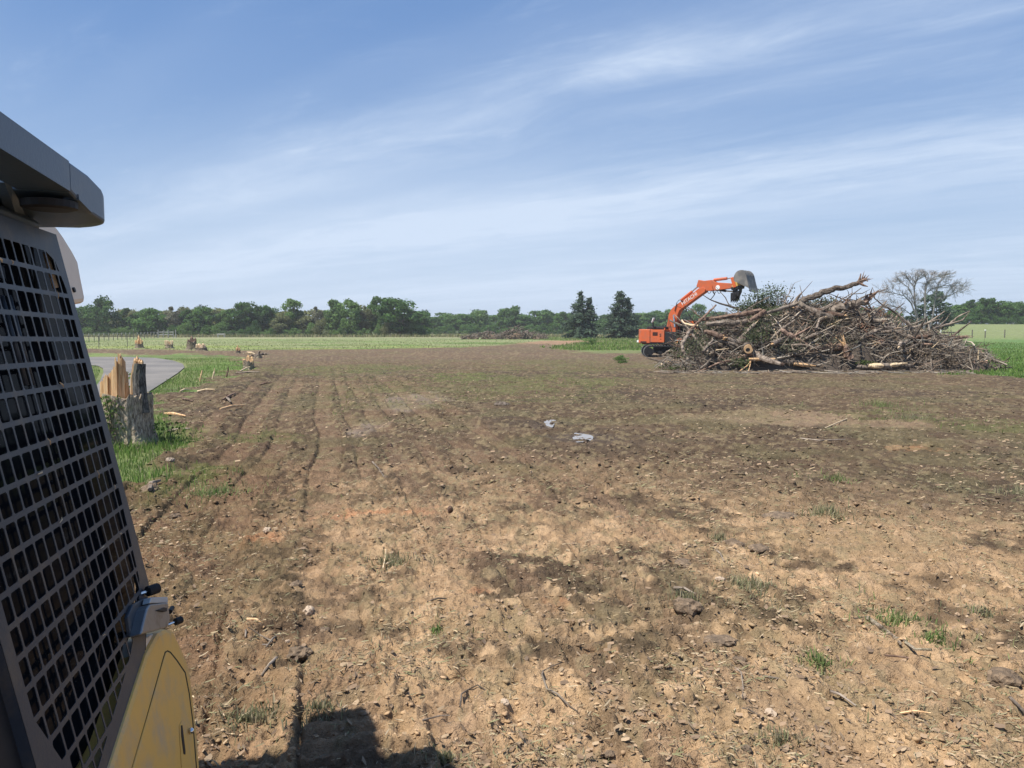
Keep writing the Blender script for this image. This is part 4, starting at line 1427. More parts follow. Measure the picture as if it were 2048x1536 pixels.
    MB().tube([pl(1452, 582), pl(1467, 583)], .05, 8).build('thumb_rod', M['chrome'], e)
    for k in range(3):
        a = pl(1417 + k * 10, 581); b = pl(1426 + k * 10, 581)
        MB().tube([(a.x, -.22, a.z), ((a.x + b.x) / 2 - .05, -.24, a.z - .22), ((a.x + b.x) / 2 + .05, -.24, a.z - .22), (b.x, -.22, b.z)], .022, 5).build('hydraulic_hose', M['black'], arm)
    for k in range(2):
        pp = [pl(1353 + k, 622), pl(1357 + k, 606 - k), pl(1362 + k, 600), pl(1370, 602)]
        MB().tube([(p.x, -.28 - .03 * k, p.z) for p in pp], .02, 5).build('hydraulic_hose', M['black'], bm_)
    # bucket: a curved shell with two side plates, mouth downwards
    bc = pl(1484, 558); W = 1.42
    prof = []
    for i in range(11):
        a = math.radians(200 - i * 20.0)
        prof.append(Vector((bc.x + .16 + .46 * math.cos(a), 0, bc.z + .02 + .54 * math.sin(a))))
    prof[-1] = Vector((bc.x + .70, 0, bc.z - .22)); prof.append(Vector((bc.x + .84, 0, bc.z - .70)))
    bk = MB()
    o_, i_ = prof, [Vector((p.x * .94 + (bc.x + .1) * .06, 0, p.z * .94 + (bc.z - .15) * .06)) for p in prof]
    n = len(prof); vs = []
    for y in (-W / 2, W / 2):
        vs += [(p.x, y, p.z) for p in o_] + [(p.x, y, p.z) for p in i_]
    fs = []
    for k in range(n - 1):
        fs += [(k, k + 1, 2 * n + k + 1, 2 * n + k), (n + k + 1, n + k, 3 * n + k, 3 * n + k + 1)]
    fs += [(n - 1, 2 * n - 1, 4 * n - 1, 3 * n - 1), (0, 2 * n, 3 * n, n)]
    bk.add(vs, fs)
    bo = bk.build('bucket', M['bucket'], e)
    for s in (-1, 1):
        MB().prism([Vector((p.x, s * W / 2 - .02 * (s > 0) - .0, p.z)) for p in o_], (0, .04 * -s if s > 0 else -.0 + .04, 0)).build('side_plate', M['bucket'], bo)
    for k in range(5):
        y = -W / 2 + .1 + k * (W - .2) / 4
        p = prof[-1]
        MB().prism([Vector((p.x - .08, y - .06, p.z + .05)), Vector((p.x + .05, y - .06, p.z + .05)), Vector((p.x + .10, y - .06, p.z - .26)), Vector((p.x + .05, y - .06, p.z - .26))], (0, .12, 0)).build('tooth', M['steel'], bo)
    for k in range(3):
        y = -W / 2 + .22 + k * (W - .44) / 2
        MB().prism([Vector((prof[j].x * 1.0 + (.03 if j > 5 else 0), y - .05, prof[j].z + .03)) for j in (5, 6, 7, 8, 9)] + [Vector((prof[j].x - .02, y - .05, prof[j].z - .02)) for j in (9, 8, 7, 6, 5)], (0, .10, 0)).build('wear_strip', M['bucket'], bo)


build_excavator()


# ------------------------------------------------------------------ brush piles
def log(name, px_pts, ys, rpx, m, label, cat='log', ends=None, jag=.12, forks=(), org_m=None, n=9, splint=0):
    """a log or limb through photo points at given distances; rpx: radii in photo pixels"""
    P = [at(a, b, y) for (a, b), y in zip(px_pts, ys)]
    R = [r / FPX * y for r, y in zip(rpx, ys)]
    # finer, crooked path
    Q = []; RR = []
    for i in range(len(P) - 1):
        k = 4
        for j in range(k + (i == len(P) - 2)):
            t = j / k
            q = P[i].lerp(P[i + 1], t)
            if 0 < i + t < len(P) - 1:
                q = q + Vector((random.uniform(-1, 1), random.uniform(-1, 1), random.uniform(-1, 1))) * R[i] * .3
            Q.append(q); RR.append(R[i] * (1 - t) + R[i + 1] * t)
    org = Q[0].copy()
    t = empty(name, org); tag(t, label, cat)
    MB().tube(Q, RR, n, True, jag).build('stem', M[m], t, org=org)
    for f in forks:
        FP = [at(a, b, y) for (a, b), y in zip(f[0], f[1])]
        FR = [r / FPX * y for r, y in zip(f[2], f[1])]
        MB().tube(FP, FR, 6, True, jag).build('fork', M[f[3] if len(f) > 3 else m], t, org=org)
    if splint:
        sp = MB(); d = (Q[-1] - Q[-2]).normalized()
        for k in range(splint):
            a = Q[-1] + Vector((random.uniform(-1, 1), random.uniform(-1, 1), random.uniform(-1, 1))) * RR[-1] * .8
            v = (d + Vector((random.uniform(-.6, .6), random.uniform(-.6, .6), random.uniform(-.35, .9)))).normalized() * RR[-1] * random.uniform(2.5, 6)
            sp.tube([a - v * .2, a + v * .5, a + v], [RR[-1] * .4, RR[-1] * .28, RR[-1] * .04], 5)
        sp.build('splinter', M[ends or 'redbark'], t, org=org)
    elif ends:
        d = (Q[-1] - Q[-2]).normalized()
        MB().tube([Q[-1] + d * .002, Q[-1] + d * .012], [RR[-1] * .93, RR[-1] * .9], n).build('cut_face', M[ends], t, org=org)
        d = (Q[0] - Q[1]).normalized()
        MB().tube([Q[0] + d * .002, Q[0] + d * .012], [RR[0] * .93, RR[0] * .9], n).build('cut_face', M[ends], t, org=org)
    return t


PILE_TOP = [(1330, 738), (1348, 723), (1364, 688), (1376, 664), (1402, 652), (1450, 640), (1500, 626), (1545, 612), (1600, 606), (1660, 612), (1710, 618), (1745, 640), (1790, 652), (1830, 660), (1868, 667), (1896, 684), (1922, 708), (1940, 738)]
PYC = 43.5


def pile_h(px, y):
    """height of the heap at photo column px and distance y"""
    top = np.interp(px, [a for a, b in PILE_TOP], [b for a, b in PILE_TOP])
    H = np.maximum(EYE + (655 - top) / FPX * PYC, 0)
    q = np.where(y < PYC, (PYC - y) / 4.6, (y - PYC) / 5.5)
    return H * np.sqrt(np.clip(1 - q ** 2.0, 0, 1))


def branch_mesh(seed, L, r0, twigs):
    random.seed(seed)
    mb = MB(); p = Vector((0, 0, 0)); d = Vector((1, 0, 0)); pts = [p]; n = 6
    for i in range(n):
        d = (d + Vector((0, random.uniform(-.28, .28), random.uniform(-.25, .25)))).normalized()
        p = p + d * L / n; pts.append(p)
    mb.tube(pts, [r0 * (1 - .8 * i / n) for i in range(n + 1)], 6, True, .12)
    for k in range(twigs):
        i = random.randint(1, n - 1); b = pts[i]
        v = Vector((random.uniform(.3, 1), random.uniform(-1, 1), random.uniform(-1, 1))).normalized(); l = L * random.uniform(.15, .42)
        c1 = b + v * l * .5 + Vector((random.uniform(-.1, .1), random.uniform(-.1, .1), random.uniform(-.1, .1))) * l
        mb.tube([b, c1, b + v * l + Vector((0, 0, random.uniform(-.1, .2) * l))], [r0 * .5 * (1 - i / n * .6), r0 * .3, r0 * .08], 4, False)
    return mb


def build_pile():
    random.seed(21)
    # inner mass of soil and packed brush
    nx, ny = 150, 44
    pxs = np.linspace(1318, 1975, nx); ys = np.linspace(PYC - 4.8, PYC + 5.7, ny)
    PX, YY = np.meshgrid(pxs, ys)
    X = (PX - 1024) / FPX * PYC + 0 * YY
    Hh = pile_h(PX, YY)
    Zz = Hh * .78 - .28 + (.9 * (fbm(X / .9, YY / .9, 5, 4) - .5) + .25 * (fbm(X / .22, YY / .22, 6, 3) - .5)) * np.clip(Hh, 0, 1)
    V = np.stack([X.ravel(), YY.ravel(), Zz.ravel()], 1)
    i = np.arange(ny - 1)[:, None] * nx; j = np.arange(nx - 1)[None]
    F = np.stack([i + j, i + j + 1, i + nx + j + 1, i + nx + j], -1).reshape(-1, 4)
    n1 = fbm(X.ravel() / .5, YY.ravel() / .5, 8, 3)[:, None]
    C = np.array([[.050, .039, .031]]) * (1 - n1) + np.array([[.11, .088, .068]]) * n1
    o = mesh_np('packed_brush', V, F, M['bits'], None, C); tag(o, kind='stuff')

    def spot(front=True):
        while True:
            px = random.uniform(1338, 1922)
            y = random.uniform(PYC - 4.5, PYC + (1.5 if front else 3.5))
            h = float(pile_h(np.array([px]), np.array([y]))[0])
            if h > .12: return px, (px - 1024) / FPX * PYC, y, h
    # thin sticks past counting
    def stick_bundle(n, l0, l1, r0, r1, cols, lift, seed, sides=3, front=.75):
        random.seed(seed)
        Vs = []; Fs = []; Cs = []; k0 = 0
        for q in range(n):
            px, x, y, h = spot(True)
            L = random.uniform(l0, l1) * random.uniform(.6, 1) * (1 if px < 1840 else .6); r = random.uniform(r0, r1)
            a = random.gauss(0, 1.0) + (math.pi if random.random() < .5 else 0)
            el = random.gauss(.08, .58)
            d = Vector((math.cos(a) * math.cos(el), math.sin(a) * math.cos(el) * .8, math.sin(el))).normalized()
            c = Vector((x, y, max(.03, h * (random.uniform(.72, 1.02) if random.random() < .8 else random.uniform(.3, .8)) + lift)))
            side = d.cross(Vector((0, 0, 1))).normalized(); up = side.cross(d)
            b1 = side * random.uniform(-.22, .22) * L + up * random.uniform(-.2, .15) * L
            p = [c - d * L / 2, c + b1 * .6, c + d * L / 2 + up * random.uniform(-.1, .1) * L]
            for i_, (pt, rr) in enumerate(zip(p, (r, r * .8, r * .3))):
                pt = Vector((pt.x, pt.y, max(pt.z, .01)))
                for s in range(sides):
                    an = 2 * math.pi * s / sides
                    w_ = pt + side * (rr * math.cos(an)) + up * (rr * math.sin(an))
                    Vs.append(w_[:])
            for i_ in range(2):
                for s in range(sides):
                    a0 = k0 + i_ * sides
                    Fs.append((a0 + s, a0 + (s + 1) % sides, a0 + sides + (s + 1) % sides, a0 + sides + s))
            col = np.array(random.choice(cols)) * random.uniform(.65, 1.3)
            Cs += [col] * (3 * sides); k0 += 3 * sides
        o = mesh_np('loose_brush', np.array(Vs), np.array(Fs), M['bits'], None, np.array(Cs)); tag(o, kind='stuff')
    G = [(.23, .195, .155), (.17, .14, .11), (.29, .25, .20), (.12, .095, .075), (.25, .185, .135), (.20, .19, .165), (.34, .29, .23)]
    stick_bundle(4200, .5, 2.0, .008, .026, G, .0, 31)
    stick_bundle(700, .8, 2.6, .022, .055, G, .03, 32, 4)
    stick_bundle(160, .5, 1.4, .018, .05, [(.44, .34, .22), (.36, .27, .18), (.32, .22, .16)], .04, 33, 4)
    # twigs thrown down along the foot and on the soil before it
    random.seed(34)
    for nm, cnt, yl, yh in (('loose_brush', 1100, PYC - 4.3, PYC - 3.5), ('strewn_twigs', 260, 36.4, 38.6)):
        Vs = []; Fs = []; Cs = []
        for q in range(cnt):
            px = random.uniform(1325, 1945); y = random.uniform(yl, yh)
            y += (1.3 * (math.sin(px * .031) * math.sin(px * .083 + 1) - .1) + random.uniform(-.3, .3)) * (nm == 'loose_brush'); x = (px - 1024) / FPX * y; z = random.uniform(.02, .55 if nm == 'loose_brush' else .06)
            if nm == 'loose_brush' and y < 39.6 and (1475 < px < 1645 or 1705 < px < 1830): continue
            L = random.uniform(.3, 1.3); r = random.uniform(.010, .032); a = random.gauss(0, 1.0)
            d = Vector((math.cos(a), math.sin(a), random.gauss(0, .45) if nm == 'loose_brush' else random.gauss(0, .06))).normalized()
            side = d.cross(Vector((0, 0, 1))).normalized(); up = side.cross(d); c = Vector((x, y, z))
            b1 = side * random.uniform(-.15, .15) * L; k0 = len(Vs)
            for pt, rr in ((c - d * L / 2, r), (c + b1, r * .8), (c + d * L / 2, r * .3)):
                for s in range(3):
                    an = 2 * math.pi * s / 3
                    w_ = pt + side * (rr * math.cos(an)) + up * (rr * math.sin(an)); Vs.append((w_.x, w_.y, max(w_.z, .005)))
            for i_ in range(2):
                for s in range(3):
                    a0 = k0 + i_ * 3; Fs.append((a0 + s, a0 + (s + 1) % 3, a0 + 3 + (s + 1) % 3, a0 + 3 + s))
            Cs += [np.array(random.choice(G)) * random.uniform(.65, 1.3)] * 9
        tag(mesh_np(nm, np.array(Vs), np.array(Fs), M['bits'], None, np.array(Cs)), kind='stuff')
    # leaves still on the cut branches
    Ls = []; Cs = []
    for cx, cy, sx, sy, n, col in ((1515, 596, 22, 16, 420, (.10, .13, .07)), (1545, 588, 26, 13, 500, (.10, .13, .07)), (1500, 616, 26, 12, 1100, (.085, .11, .05)), (1535, 614, 26, 14, 1100, (.095, .115, .06)), (1515, 655, 26, 24, 800, (.085, .10, .05)), (1500, 672, 14, 12, 300, (.08, .095, .05)),
                                   (1640, 604, 30, 8, 420, (.10, .12, .06)), (1672, 622, 20, 10, 260, (.09, .11, .06)), (1476, 723, 18, 9, 420, (.09, .12, .045)), (1385, 683, 30, 20, 700, (.095, .105, .06)), (1360, 700, 18, 12, 300, (.09, .105, .05)), (1350, 733, 18, 5, 300, (.10, .13, .05)),
                                   (1415, 655, 30, 10, 420, (.09, .10, .055)), (1580, 690, 26, 14, 400, (.09, .095, .06)), (1660, 680, 60, 14, 500, (.12, .115, .075)), (1745, 645, 26, 14, 1300, (.235, .13, .085)), (1850, 690, 50, 18, 700, (.15, .12, .085)), (1900, 718, 40, 14, 900, (.16, .125, .09)), (1650, 640, 40, 10, 400, (.11, .11, .065)), (1730, 724, 14, 3, 200, (.09, .12, .04))):
        px = rng.normal(cx, sx * .6, n); py = rng.normal(cy, sy * .6, n)
        topv = np.interp(px, [a for a, b in PILE_TOP], [b for a, b in PILE_TOP])
        yy = PYC - 4.4 * np.sqrt(np.clip(1 - ((738 - np.clip(py, topv, 738)) / np.maximum(738 - topv, 4)) ** 2, 0, 1)) - .15
        r_ = np.stack([(px - 1024) / FPX * yy, yy + rng.normal(0, .25, n), EYE + (655 - py) / FPX * yy], 1)
        r_[:, 2] = np.maximum(r_[:, 2], .03)
        Ls.append(r_); Cs.append(np.array([col]) * rng.uniform(.6, 1.4, n)[:, None])
    P = np.concatenate(Ls); C = np.concatenate(Cs)
    V, F = leaf_quads(P, np.tile([0, -.3, .8], (len(P), 1)), .11)
    o = mesh_np('wilting_leaves', V, F, M['leaf'], None, np.repeat(C, 4, 0)); tag(o, kind='stuff')
    # branches one could count
    random.seed(77)
    meshes = []
    for k in range(22):
        big = k % 3
        mb = branch_mesh(300 + k, (2.6, 2.0, 3.2)[big], (.055, .038, .085)[big], (5, 6, 3)[big])
        ob = mb.build('branch', M['bark' if k % 4 == 0 else 'twig' if k % 4 < 3 else 'redbark'])
        meshes.append(ob.data); bpy.data.objects.remove(ob)
    random.seed(78)
    ZONES = [(1335, 1430, '{} branch tangled in the low left flank beside the excavator', 'branches on the left flank of the brush pile'),
             (1430, 1560, '{} branch woven into the leafy shoulder below the raised bucket', 'branches on the leafy shoulder of the brush pile'),
             (1560, 1700, '{} branch lying on the tall middle of the brush pile', 'branches on the middle of the brush pile'),
             (1700, 1830, '{} branch on the slope below the two jutting logs', 'branches under the jutting logs'),
             (1830, 1965, '{} branch on the low right tail of the brush pile', 'branches on the right tail of the brush pile')]
    for k in range(235):
        px, x, y, h = spot(True)
        mi = random.randrange(len(meshes)); o = link('branch', meshes[mi])
        look = ('twiggy', 'thin', 'long stout')[mi % 3] + ' ' + ('dark brown', 'pale grey', 'grey brown', 'reddish')[mi % 4]
        a = random.gauss(0, .85) + (math.pi if random.random() < .5 else 0)
        s = random.uniform(.6, 1.15) * (1 if px < 1780 else .5)
        o.rotation_euler = (random.uniform(0, 6.28), random.gauss(-.06, .36), a)
        o.location = Vector((x, y, max(.08, h * random.uniform(.8, 1.0)))) - Vector((math.cos(a), math.sin(a), 0)) * 1.0 * s
        o.scale = (s, s, s)
        for z0, z1, lab, grp in ZONES:
            if z0 <= px < z1:
                tag(o, lab.format(look), 'branch', grp)
    # thicker trunks jammed among the branches
    random.seed(91)
    for k in range(30):
        px, x, y, h = spot(True)
        if px > 1860 or px < 1390: px = random.uniform(1420, 1820); x = (px - 1024) / FPX * PYC; y = PYC - random.uniform(1.5, 4.0); h = float(pile_h(np.array([px]), np.array([y]))[0])
        L = random.uniform(1.6, 3.6); r = random.uniform(.09, .19); a = random.gauss(0, .7); el = random.gauss(0, .38)
        d = Vector((math.cos(a) * math.cos(el), math.sin(a) * math.cos(el), math.sin(el)))
        c = Vector((x, y - .25, max(.45, h * random.uniform(.55, .98))))
        P = [c + d * L * t + Vector((0, random.uniform(-.1, .1), random.uniform(-.14, .14))) for t in (-.5, -.25, 0, .25, .5)]
        P = [Vector((p.x, p.y, max(p.z, r * .8))) for p in P]
        e = empty('log', P[0]); tag(e, '%s %s trunk %s, half buried in the %s of the pile' % ('forked' if k % 2 else 'straight', ('thick dark', 'dark brown', 'pale grey', 'reddish')[k % 4], 'lying nearly level' if abs(el) < .15 else ('tilted up rightward' if el * math.cos(a) > 0 else 'tilted down rightward'), 'left shoulder' if px < 1540 else 'left middle' if px < 1640 else 'right middle' if px < 1740 else 'right slope'), 'log', 'thick trunks jammed in the brush pile')
        MB().tube(P, [r * .9, r * 1.05, r, r * .85, r * .6], 9, True, .12).build('stem', M[('bark', 'bark', 'twig', 'redbark')[k % 4]], e, org=P[0])
        for end, q in ((P[0], P[1]), (P[4], P[3])):
            u = (end - q).normalized(); rr = r * (.9 if end is P[0] else .6)
            sp = MB()
            for j in range(4):
                o_ = Vector((random.uniform(-1, 1), random.uniform(-1, 1), random.uniform(-1, 1))) * rr * .6
                sp.tube([end + o_ - u * .1, end + o_ + u * random.uniform(.1, .35)], [rr * .4, rr * .06], 5)
            sp.build('splinter', M[('split', 'redbark', 'pale')[k % 3]], e, org=P[0])
        if k % 2:
            f0 = P[2]; v = (d + Vector((random.uniform(-.6, .6), random.uniform(-.6, .2), random.uniform(.2, .9)))).normalized()
            MB().tube([f0, f0 + v * .5, f0 + v * random.uniform(.9, 1.6) + Vector((0, 0, .1))], [r * .6, r * .45, r * .2], 7, True, .12).build('fork', M['bark'], e, org=P[0])
    # the big pieces
    random.seed(5)
    log('log', [(1600, 604), (1625, 594), (1652, 582), (1668, 577), (1692, 575), (1712, 567), (1724, 561)], [42.0, 41.8, 41.5, 41.2, 41, 40.8, 40.6], [6, 6.2, 6, 5.4, 5, 4.4, 4], 'bark', 'longest crooked log rising from the crest to a splintered tip against the sky', ends='redbark', splint=9,
        forks=[([(1716, 566), (1720, 556), (1722, 547)], [40.7, 40.6, 40.6], [3, 2, 1], 'redbark'), ([(1720, 563), (1730, 559), (1736, 563)], [40.6, 40.5, 40.4], [3, 2, .8], 'redbark'), ([(1718, 566), (1728, 571), (1736, 573)], [40.6, 40.5, 40.4], [3, 2, .8], 'redbark')])
    log('log', [(1660, 622), (1682, 614), (1706, 609), (1736, 602)], [41.5, 41.2, 41, 40.8], [8.5, 8.5, 8, 6], 'bark', 'thick dark log jutting below the longest one with a torn reddish end', ends='redbark', splint=8,
        forks=[([(1731, 602), (1733, 594), (1735, 589)], [40.8, 40.8, 40.8], [3.5, 3, 1.2], 'redbark'), ([(1690, 608), (1694, 602)], [40.9, 40.9], [3.5, 2.5], 'redbark')])
    log('log', [(1598, 604), (1615, 618), (1638, 628), (1662, 636)], [40.6, 40.4, 40.2, 40.2], [4.5, 5.5, 6.5, 6], 'twig', 'pale tan log sloping down right from the crest fork', ends='pale', n=10)
    log('log', [(1527, 628), (1558, 619), (1597, 606)], [40.6, 40.8, 41], [2.2, 3.5, 4.5], 'bark', 'dark tapering log rising right toward the crest fork', forks=[([(1585, 612), (1595, 596), (1603, 586)], [41, 41, 41], [4, 3, 1.6])])
    log('log', [(1398, 640), (1440, 635), (1485, 630), (1522, 622)], [41.6, 41.4, 41.2, 41], [3, 4, 5, 5], 'redbark', 'long tan log lying level over the left shoulder', ends='split')
    log('log', [(1412, 648), (1450, 646), (1495, 642)], [41, 40.8, 40.7], [4.5, 5.5, 5], 'bark', 'grey brown log just beneath the long tan log', ends='split')
    log('log', [(1500, 640), (1518, 630), (1530, 622)], [40.4, 40.5, 40.6], [3.5, 4.5, 5], 'redbark', 'short reddish log end under the leafy bucket side', ends='redbark')
    t = log('log', [(1712, 734), (1740, 733), (1766, 735), (1792, 733), (1822, 731)], [38.9, 38.7, 38.6, 38.7, 38.8], [3.5, 6.5, 7.5, 6.5, 4], 'bark', 'split log lying at the foot with bright cream wood showing', n=12)
    org = Vector(t.location)
    for pa, pb, r in (((1738, 731.5), (1770, 732), 5.6), ((1780, 730.5), (1800, 729), 4.6), ((1796, 728), (1815, 726.5), 2.2)):
        A, B = at(*pa, 38.52), at(*pb, 38.5); rr = r / FPX * 38.5
        MB().tube([A, A.lerp(B, .3), A.lerp(B, .7), B], [rr * .5, rr, rr * .95, rr * .45], 9, True, .18).build('split_face', M['pale'], t, org=org)
    t = log('log', [(1482, 724), (1510, 719), (1560, 721), (1610, 728), (1640, 732)], [39.0, 39, 39, 38.9, 38.8], [2.2, 4.5, 5, 4.5, 3], 'bark', 'long tan log along the foot with a torn yellow end', n=9)
    org = Vector(t.location)
    A, B = at(1498, 718, 38.85), at(1550, 718.5, 38.85)
    MB().tube([A, A.lerp(B, .5), B], [.05, .085, .06], 8, True, .15).build('split_face', M['split'], t, org=org)
    A, B = at(1588, 728, 38.75), at(1632, 732, 38.65)
    MB().tube([A, A.lerp(B, .4), B], [.06, .10, .02], 8, True, .2).build('split_face', M['split'], t, org=org)
    log('log', [(1552, 702), (1600, 706), (1640, 711), (1690, 718)], [39.6, 39.5, 39.4, 39.3], [5.5, 6, 6, 4.5], 'bark', 'heavy grey log low across the middle above the dark gap', ends='split', n=10)
    log('log', [(1632, 697), (1660, 693), (1692, 691)], [39.6, 39.5, 39.4], [7, 8, 7.5], 'redbark', 'short thick tan trunk lying level left of the upright butt', ends='split', n=11)
    log('log', [(1700, 718), (1694, 703), (1690, 691)], [39.0, 39.0, 39.1], [9, 7, 5], 'redbark', 'upright stump butt standing among the lower middle logs', ends='split', splint=5, n=11)
    log('log', [(1384, 737), (1376, 718), (1367, 703), (1364, 690), (1372, 676), (1379, 662)], [39.4, 39.4, 39.5, 39.6, 39.8, 40], [2.6, 3.2, 3.6, 3.4, 3.6, 2.8], 'twig', 'crooked pale branch standing upright at the left end')
    log('log', [(1296, 716), (1340, 729), (1400, 736), (1455, 738)], [40.6, 40, 39.4, 39.2], [1.6, 2.4, 2.4, 1.6], 'twig', 'long thin pole lying along the ground at the left foot', jag=.06)
    log('log', [(1340, 641), (1360, 650), (1385, 662)], [44, 42, 40.5], [1.6, 2.8, 3.0], 'bark', 'dark pole leaning left across the lower excavator boom', jag=.06)
    log('log', [(1372, 668), (1395, 646), (1416, 626), (1432, 610)], [40.5, 41, 41.5, 42], [2.6, 2.4, 2.2, 1.6], 'redbark', 'straight reddish branch pointing up right in front of the boom', jag=.06, forks=[([(1405, 636), (1420, 634), (1428, 632)], [41, 41, 41], [1.6, 1.2, .6])])
    log('log', [(1364, 640), (1368, 648), (1400, 652)], [42.5, 42, 41], [1.4, 2.4, 1.8], 'pale', 'bleached forked branch beside the boom foot', jag=.06)
    log('log', [(1800, 662), (1830, 655), (1860, 644), (1890, 622)], [41.5, 41.2, 41, 40.8], [4, 3, 2.2, .9], 'twig', 'long grey limb pointing up right from the tail before the bare tree', jag=.06, forks=[([(1855, 646), (1872, 640), (1884, 638)], [41, 40.8, 40.6], [1.4, 1, .4])])
    log('log', [(1866, 657), (1900, 648), (1918, 632), (1940, 622)], [41, 40.8, 40.6, 40.4], [2.6, 2.2, 1.6, .7], 'twig', 'pale forked limb reaching farthest right over the meadow', jag=.05,
        forks=[([(1900, 648), (1925, 640), (1938, 625)], [40.7, 40.5, 40.3], [1.8, 1.3, .5]), ([(1878, 653), (1892, 640), (1902, 625)], [40.9, 40.8, 40.8], [1.6, 1.1, .4])])
    log('log', [(1706, 692), (1730, 672), (1762, 658), (1790, 654)], [39.8, 39.9, 40, 40.2], [3.5, 4.5, 4.5, 3], 'bark', 'dark bent limb climbing from the middle to the tail crest')
    log('log', [(1734, 650), (1720, 628), (1712, 612)], [40.2, 40.6, 41], [1.8, 1.6, 1.0], 'twig', 'thin grey whip slanting under the thick jutting log', jag=.05)
    log('log', [(1562, 660), (1585, 674), (1610, 690), (1625, 702)], [39.6, 39.5, 39.4, 39.4], [4, 5.5, 5.5, 4.5], 'redbark', 'reddish trunk slanting down right in the dark centre', ends='split', forks=[([(1585, 674), (1606, 663), (1620, 654)], [39.5, 39.5, 39.6], [3.5, 2.8, 1.4])])
    log('log', [(1540, 680), (1556, 664), (1575, 650), (1590, 640)], [39.7, 39.8, 40, 40.2], [2.4, 2.6, 2.4, 1.4], 'twig', 'grey limb rising right past the dark central hollow')
    log('log', [(1760, 712), (1800, 702), (1850, 694), (1900, 700)], [39.6, 39.7, 39.9, 40.2], [2.8, 2.6, 2, 1], 'twig', 'long pale limb lying level along the right tail', jag=.06)
    log('log', [(1905, 735), (1908, 716), (1903, 700)], [39.6, 39.7, 39.8], [2.2, 2, 1], 'bark', 'short broken limb standing up in the right tail')
    log('log', [(1440, 682), (1470, 690), (1500, 700)], [39.8, 39.6, 39.5], [3, 3.6, 3], 'bark', 'brown limb slanting down toward the round log butt')
    log('log', [(1408, 664), (1430, 668), (1446, 676)], [39.9, 39.8, 39.7], [4, 6, 4], 'redbark', 'stubby reddish root crown left of the green leaves', ends='split', splint=5)
    log('log', [(1492, 733), (1500, 727), (1502, 720)], [38.8, 38.8, 38.9], [1.2, 2.2, 1.4], 'split', 'small forked pale stick standing at the centre foot', jag=.05, forks=[([(1478, 743), (1490, 735), (1500, 727)], [38.4, 38.6, 38.8], [1, 1.4, 1.2], 'split'), ([(1497, 743), (1499, 735), (1501, 727)], [38.4, 38.6, 38.8], [.8, 1, 1], 'split')])
    # round butt facing the camera
    t = log('log', [(1494, 690), (1497, 698)], [41.0, 38.9], [11, 10.5], 'bark', 'round log butt with a dark heart facing out of the pile', n=14)
    org = Vector(t.location); A = at(1497, 698, 38.88); rr = 10 / FPX * 38.9
    MB().tube([A, A + Vector((0, -.02, 0))], [rr * .95, rr * .9], 14).build('cut_face', M['split'], t, org=org)
    MB().tube([A + Vector((-.04, -.015, -.03)), A + Vector((-.04, -.03, -.03))], [rr * .42, rr * .40], 9, True, .2).build('rotten_heart', M['black'], t, org=org)
    # pale shattered wood at the left foot
    w = empty('shattered_wood', gnd(1342, 734)); tag(w, 'heap of pale shattered wood chunks at the left foot', 'wood')
    for k in range(16):
        p = Vector((random.gauss(0, .28), random.gauss(0, .2), random.uniform(.05, .4)))
        d = Vector((random.uniform(-1, 1), random.uniform(-1, 1), random.uniform(-.2, .5))).normalized() * random.uniform(.15, .35)
        MB().tube([p - d * .5, p, p + d * .5], [.03, .07, .02], 5, True, .2).build('chunk', M['pale' if k % 3 else 'split'], w)
    w = empty('root_wad', gnd(1858, 733)); tag(w, 'small pinkish root knot at the foot right of the cream split log', 'stump')
    for k in range(12):
        d = Vector((random.uniform(-1, 1), random.uniform(-1, .6), random.uniform(0, .7))).normalized() * random.uniform(.25, .55)
        MB().tube([(0, 0, .12), Vector((0, 0, .14)) + d * .5, Vector((0, 0, .08)) + d], [.07, .05, .015], 5, True, .2).build('root', M['redbark' if k % 2 else 'split'], w)
    # twigs thrown on the soil around it
    # distant heap
    random.seed(40)
    yy = 146
    e = empty('brush_pile', (at(1005, 655, yy).x, yy, 0)); tag(e, 'distant low heap of grey brush before the middle wood', 'brush pile')
    ex = e.location.x
    mb = MB(); mb2 = MB()
    for k in range(420):
        px = random.uniform(925, 1092)
        top = np.interp(px, [922, 940, 958, 975, 995, 1012, 1038, 1045, 1062, 1095], [676, 669, 664, 660, 668, 658, 647, 655, 662, 672])
        hgt = max(.3, (676 - top) / FPX * yy)
        x = (px - 1024) / FPX * yy - ex
        p = Vector((x, random.uniform(-2, 2), hgt * random.uniform(.1, .95)))
        d = Vector((random.gauss(0, 1), random.gauss(0, .6), random.gauss(.1, .5))).normalized() * random.uniform(.7, 2.2)
        (mb if k % 2 else mb2).tube([p - d * .5, p + Vector((0, 0, .1)), p + d * .5], [.06, .08, .03], 4, False)
    for q, m in ((mb, 'twig'), (mb2, 'bark')):
        o = q.build('brush', M[m], e); o['kind'] = 'stuff'
    V_, F_ = ico()
    for a, b, hh in ((930, 960, .7), (962, 1000, 1.1), (1010, 1060, 1.5), (1062, 1090, .7)):
        cx = ((a + b) / 2 - 1024) / FPX * yy - ex; wx = (b - a) / FPX * yy * .5
        MB().add([(cx + v[0] * wx, v[1] * 1.5, max(-.05, v[2] * hh)) for v in V_], [tuple(f) for f in F_]).build('soil_core', M['clod'], e)
    for px, d_ in ((1068, .9), (1082, .8)):
        pass


build_pile()

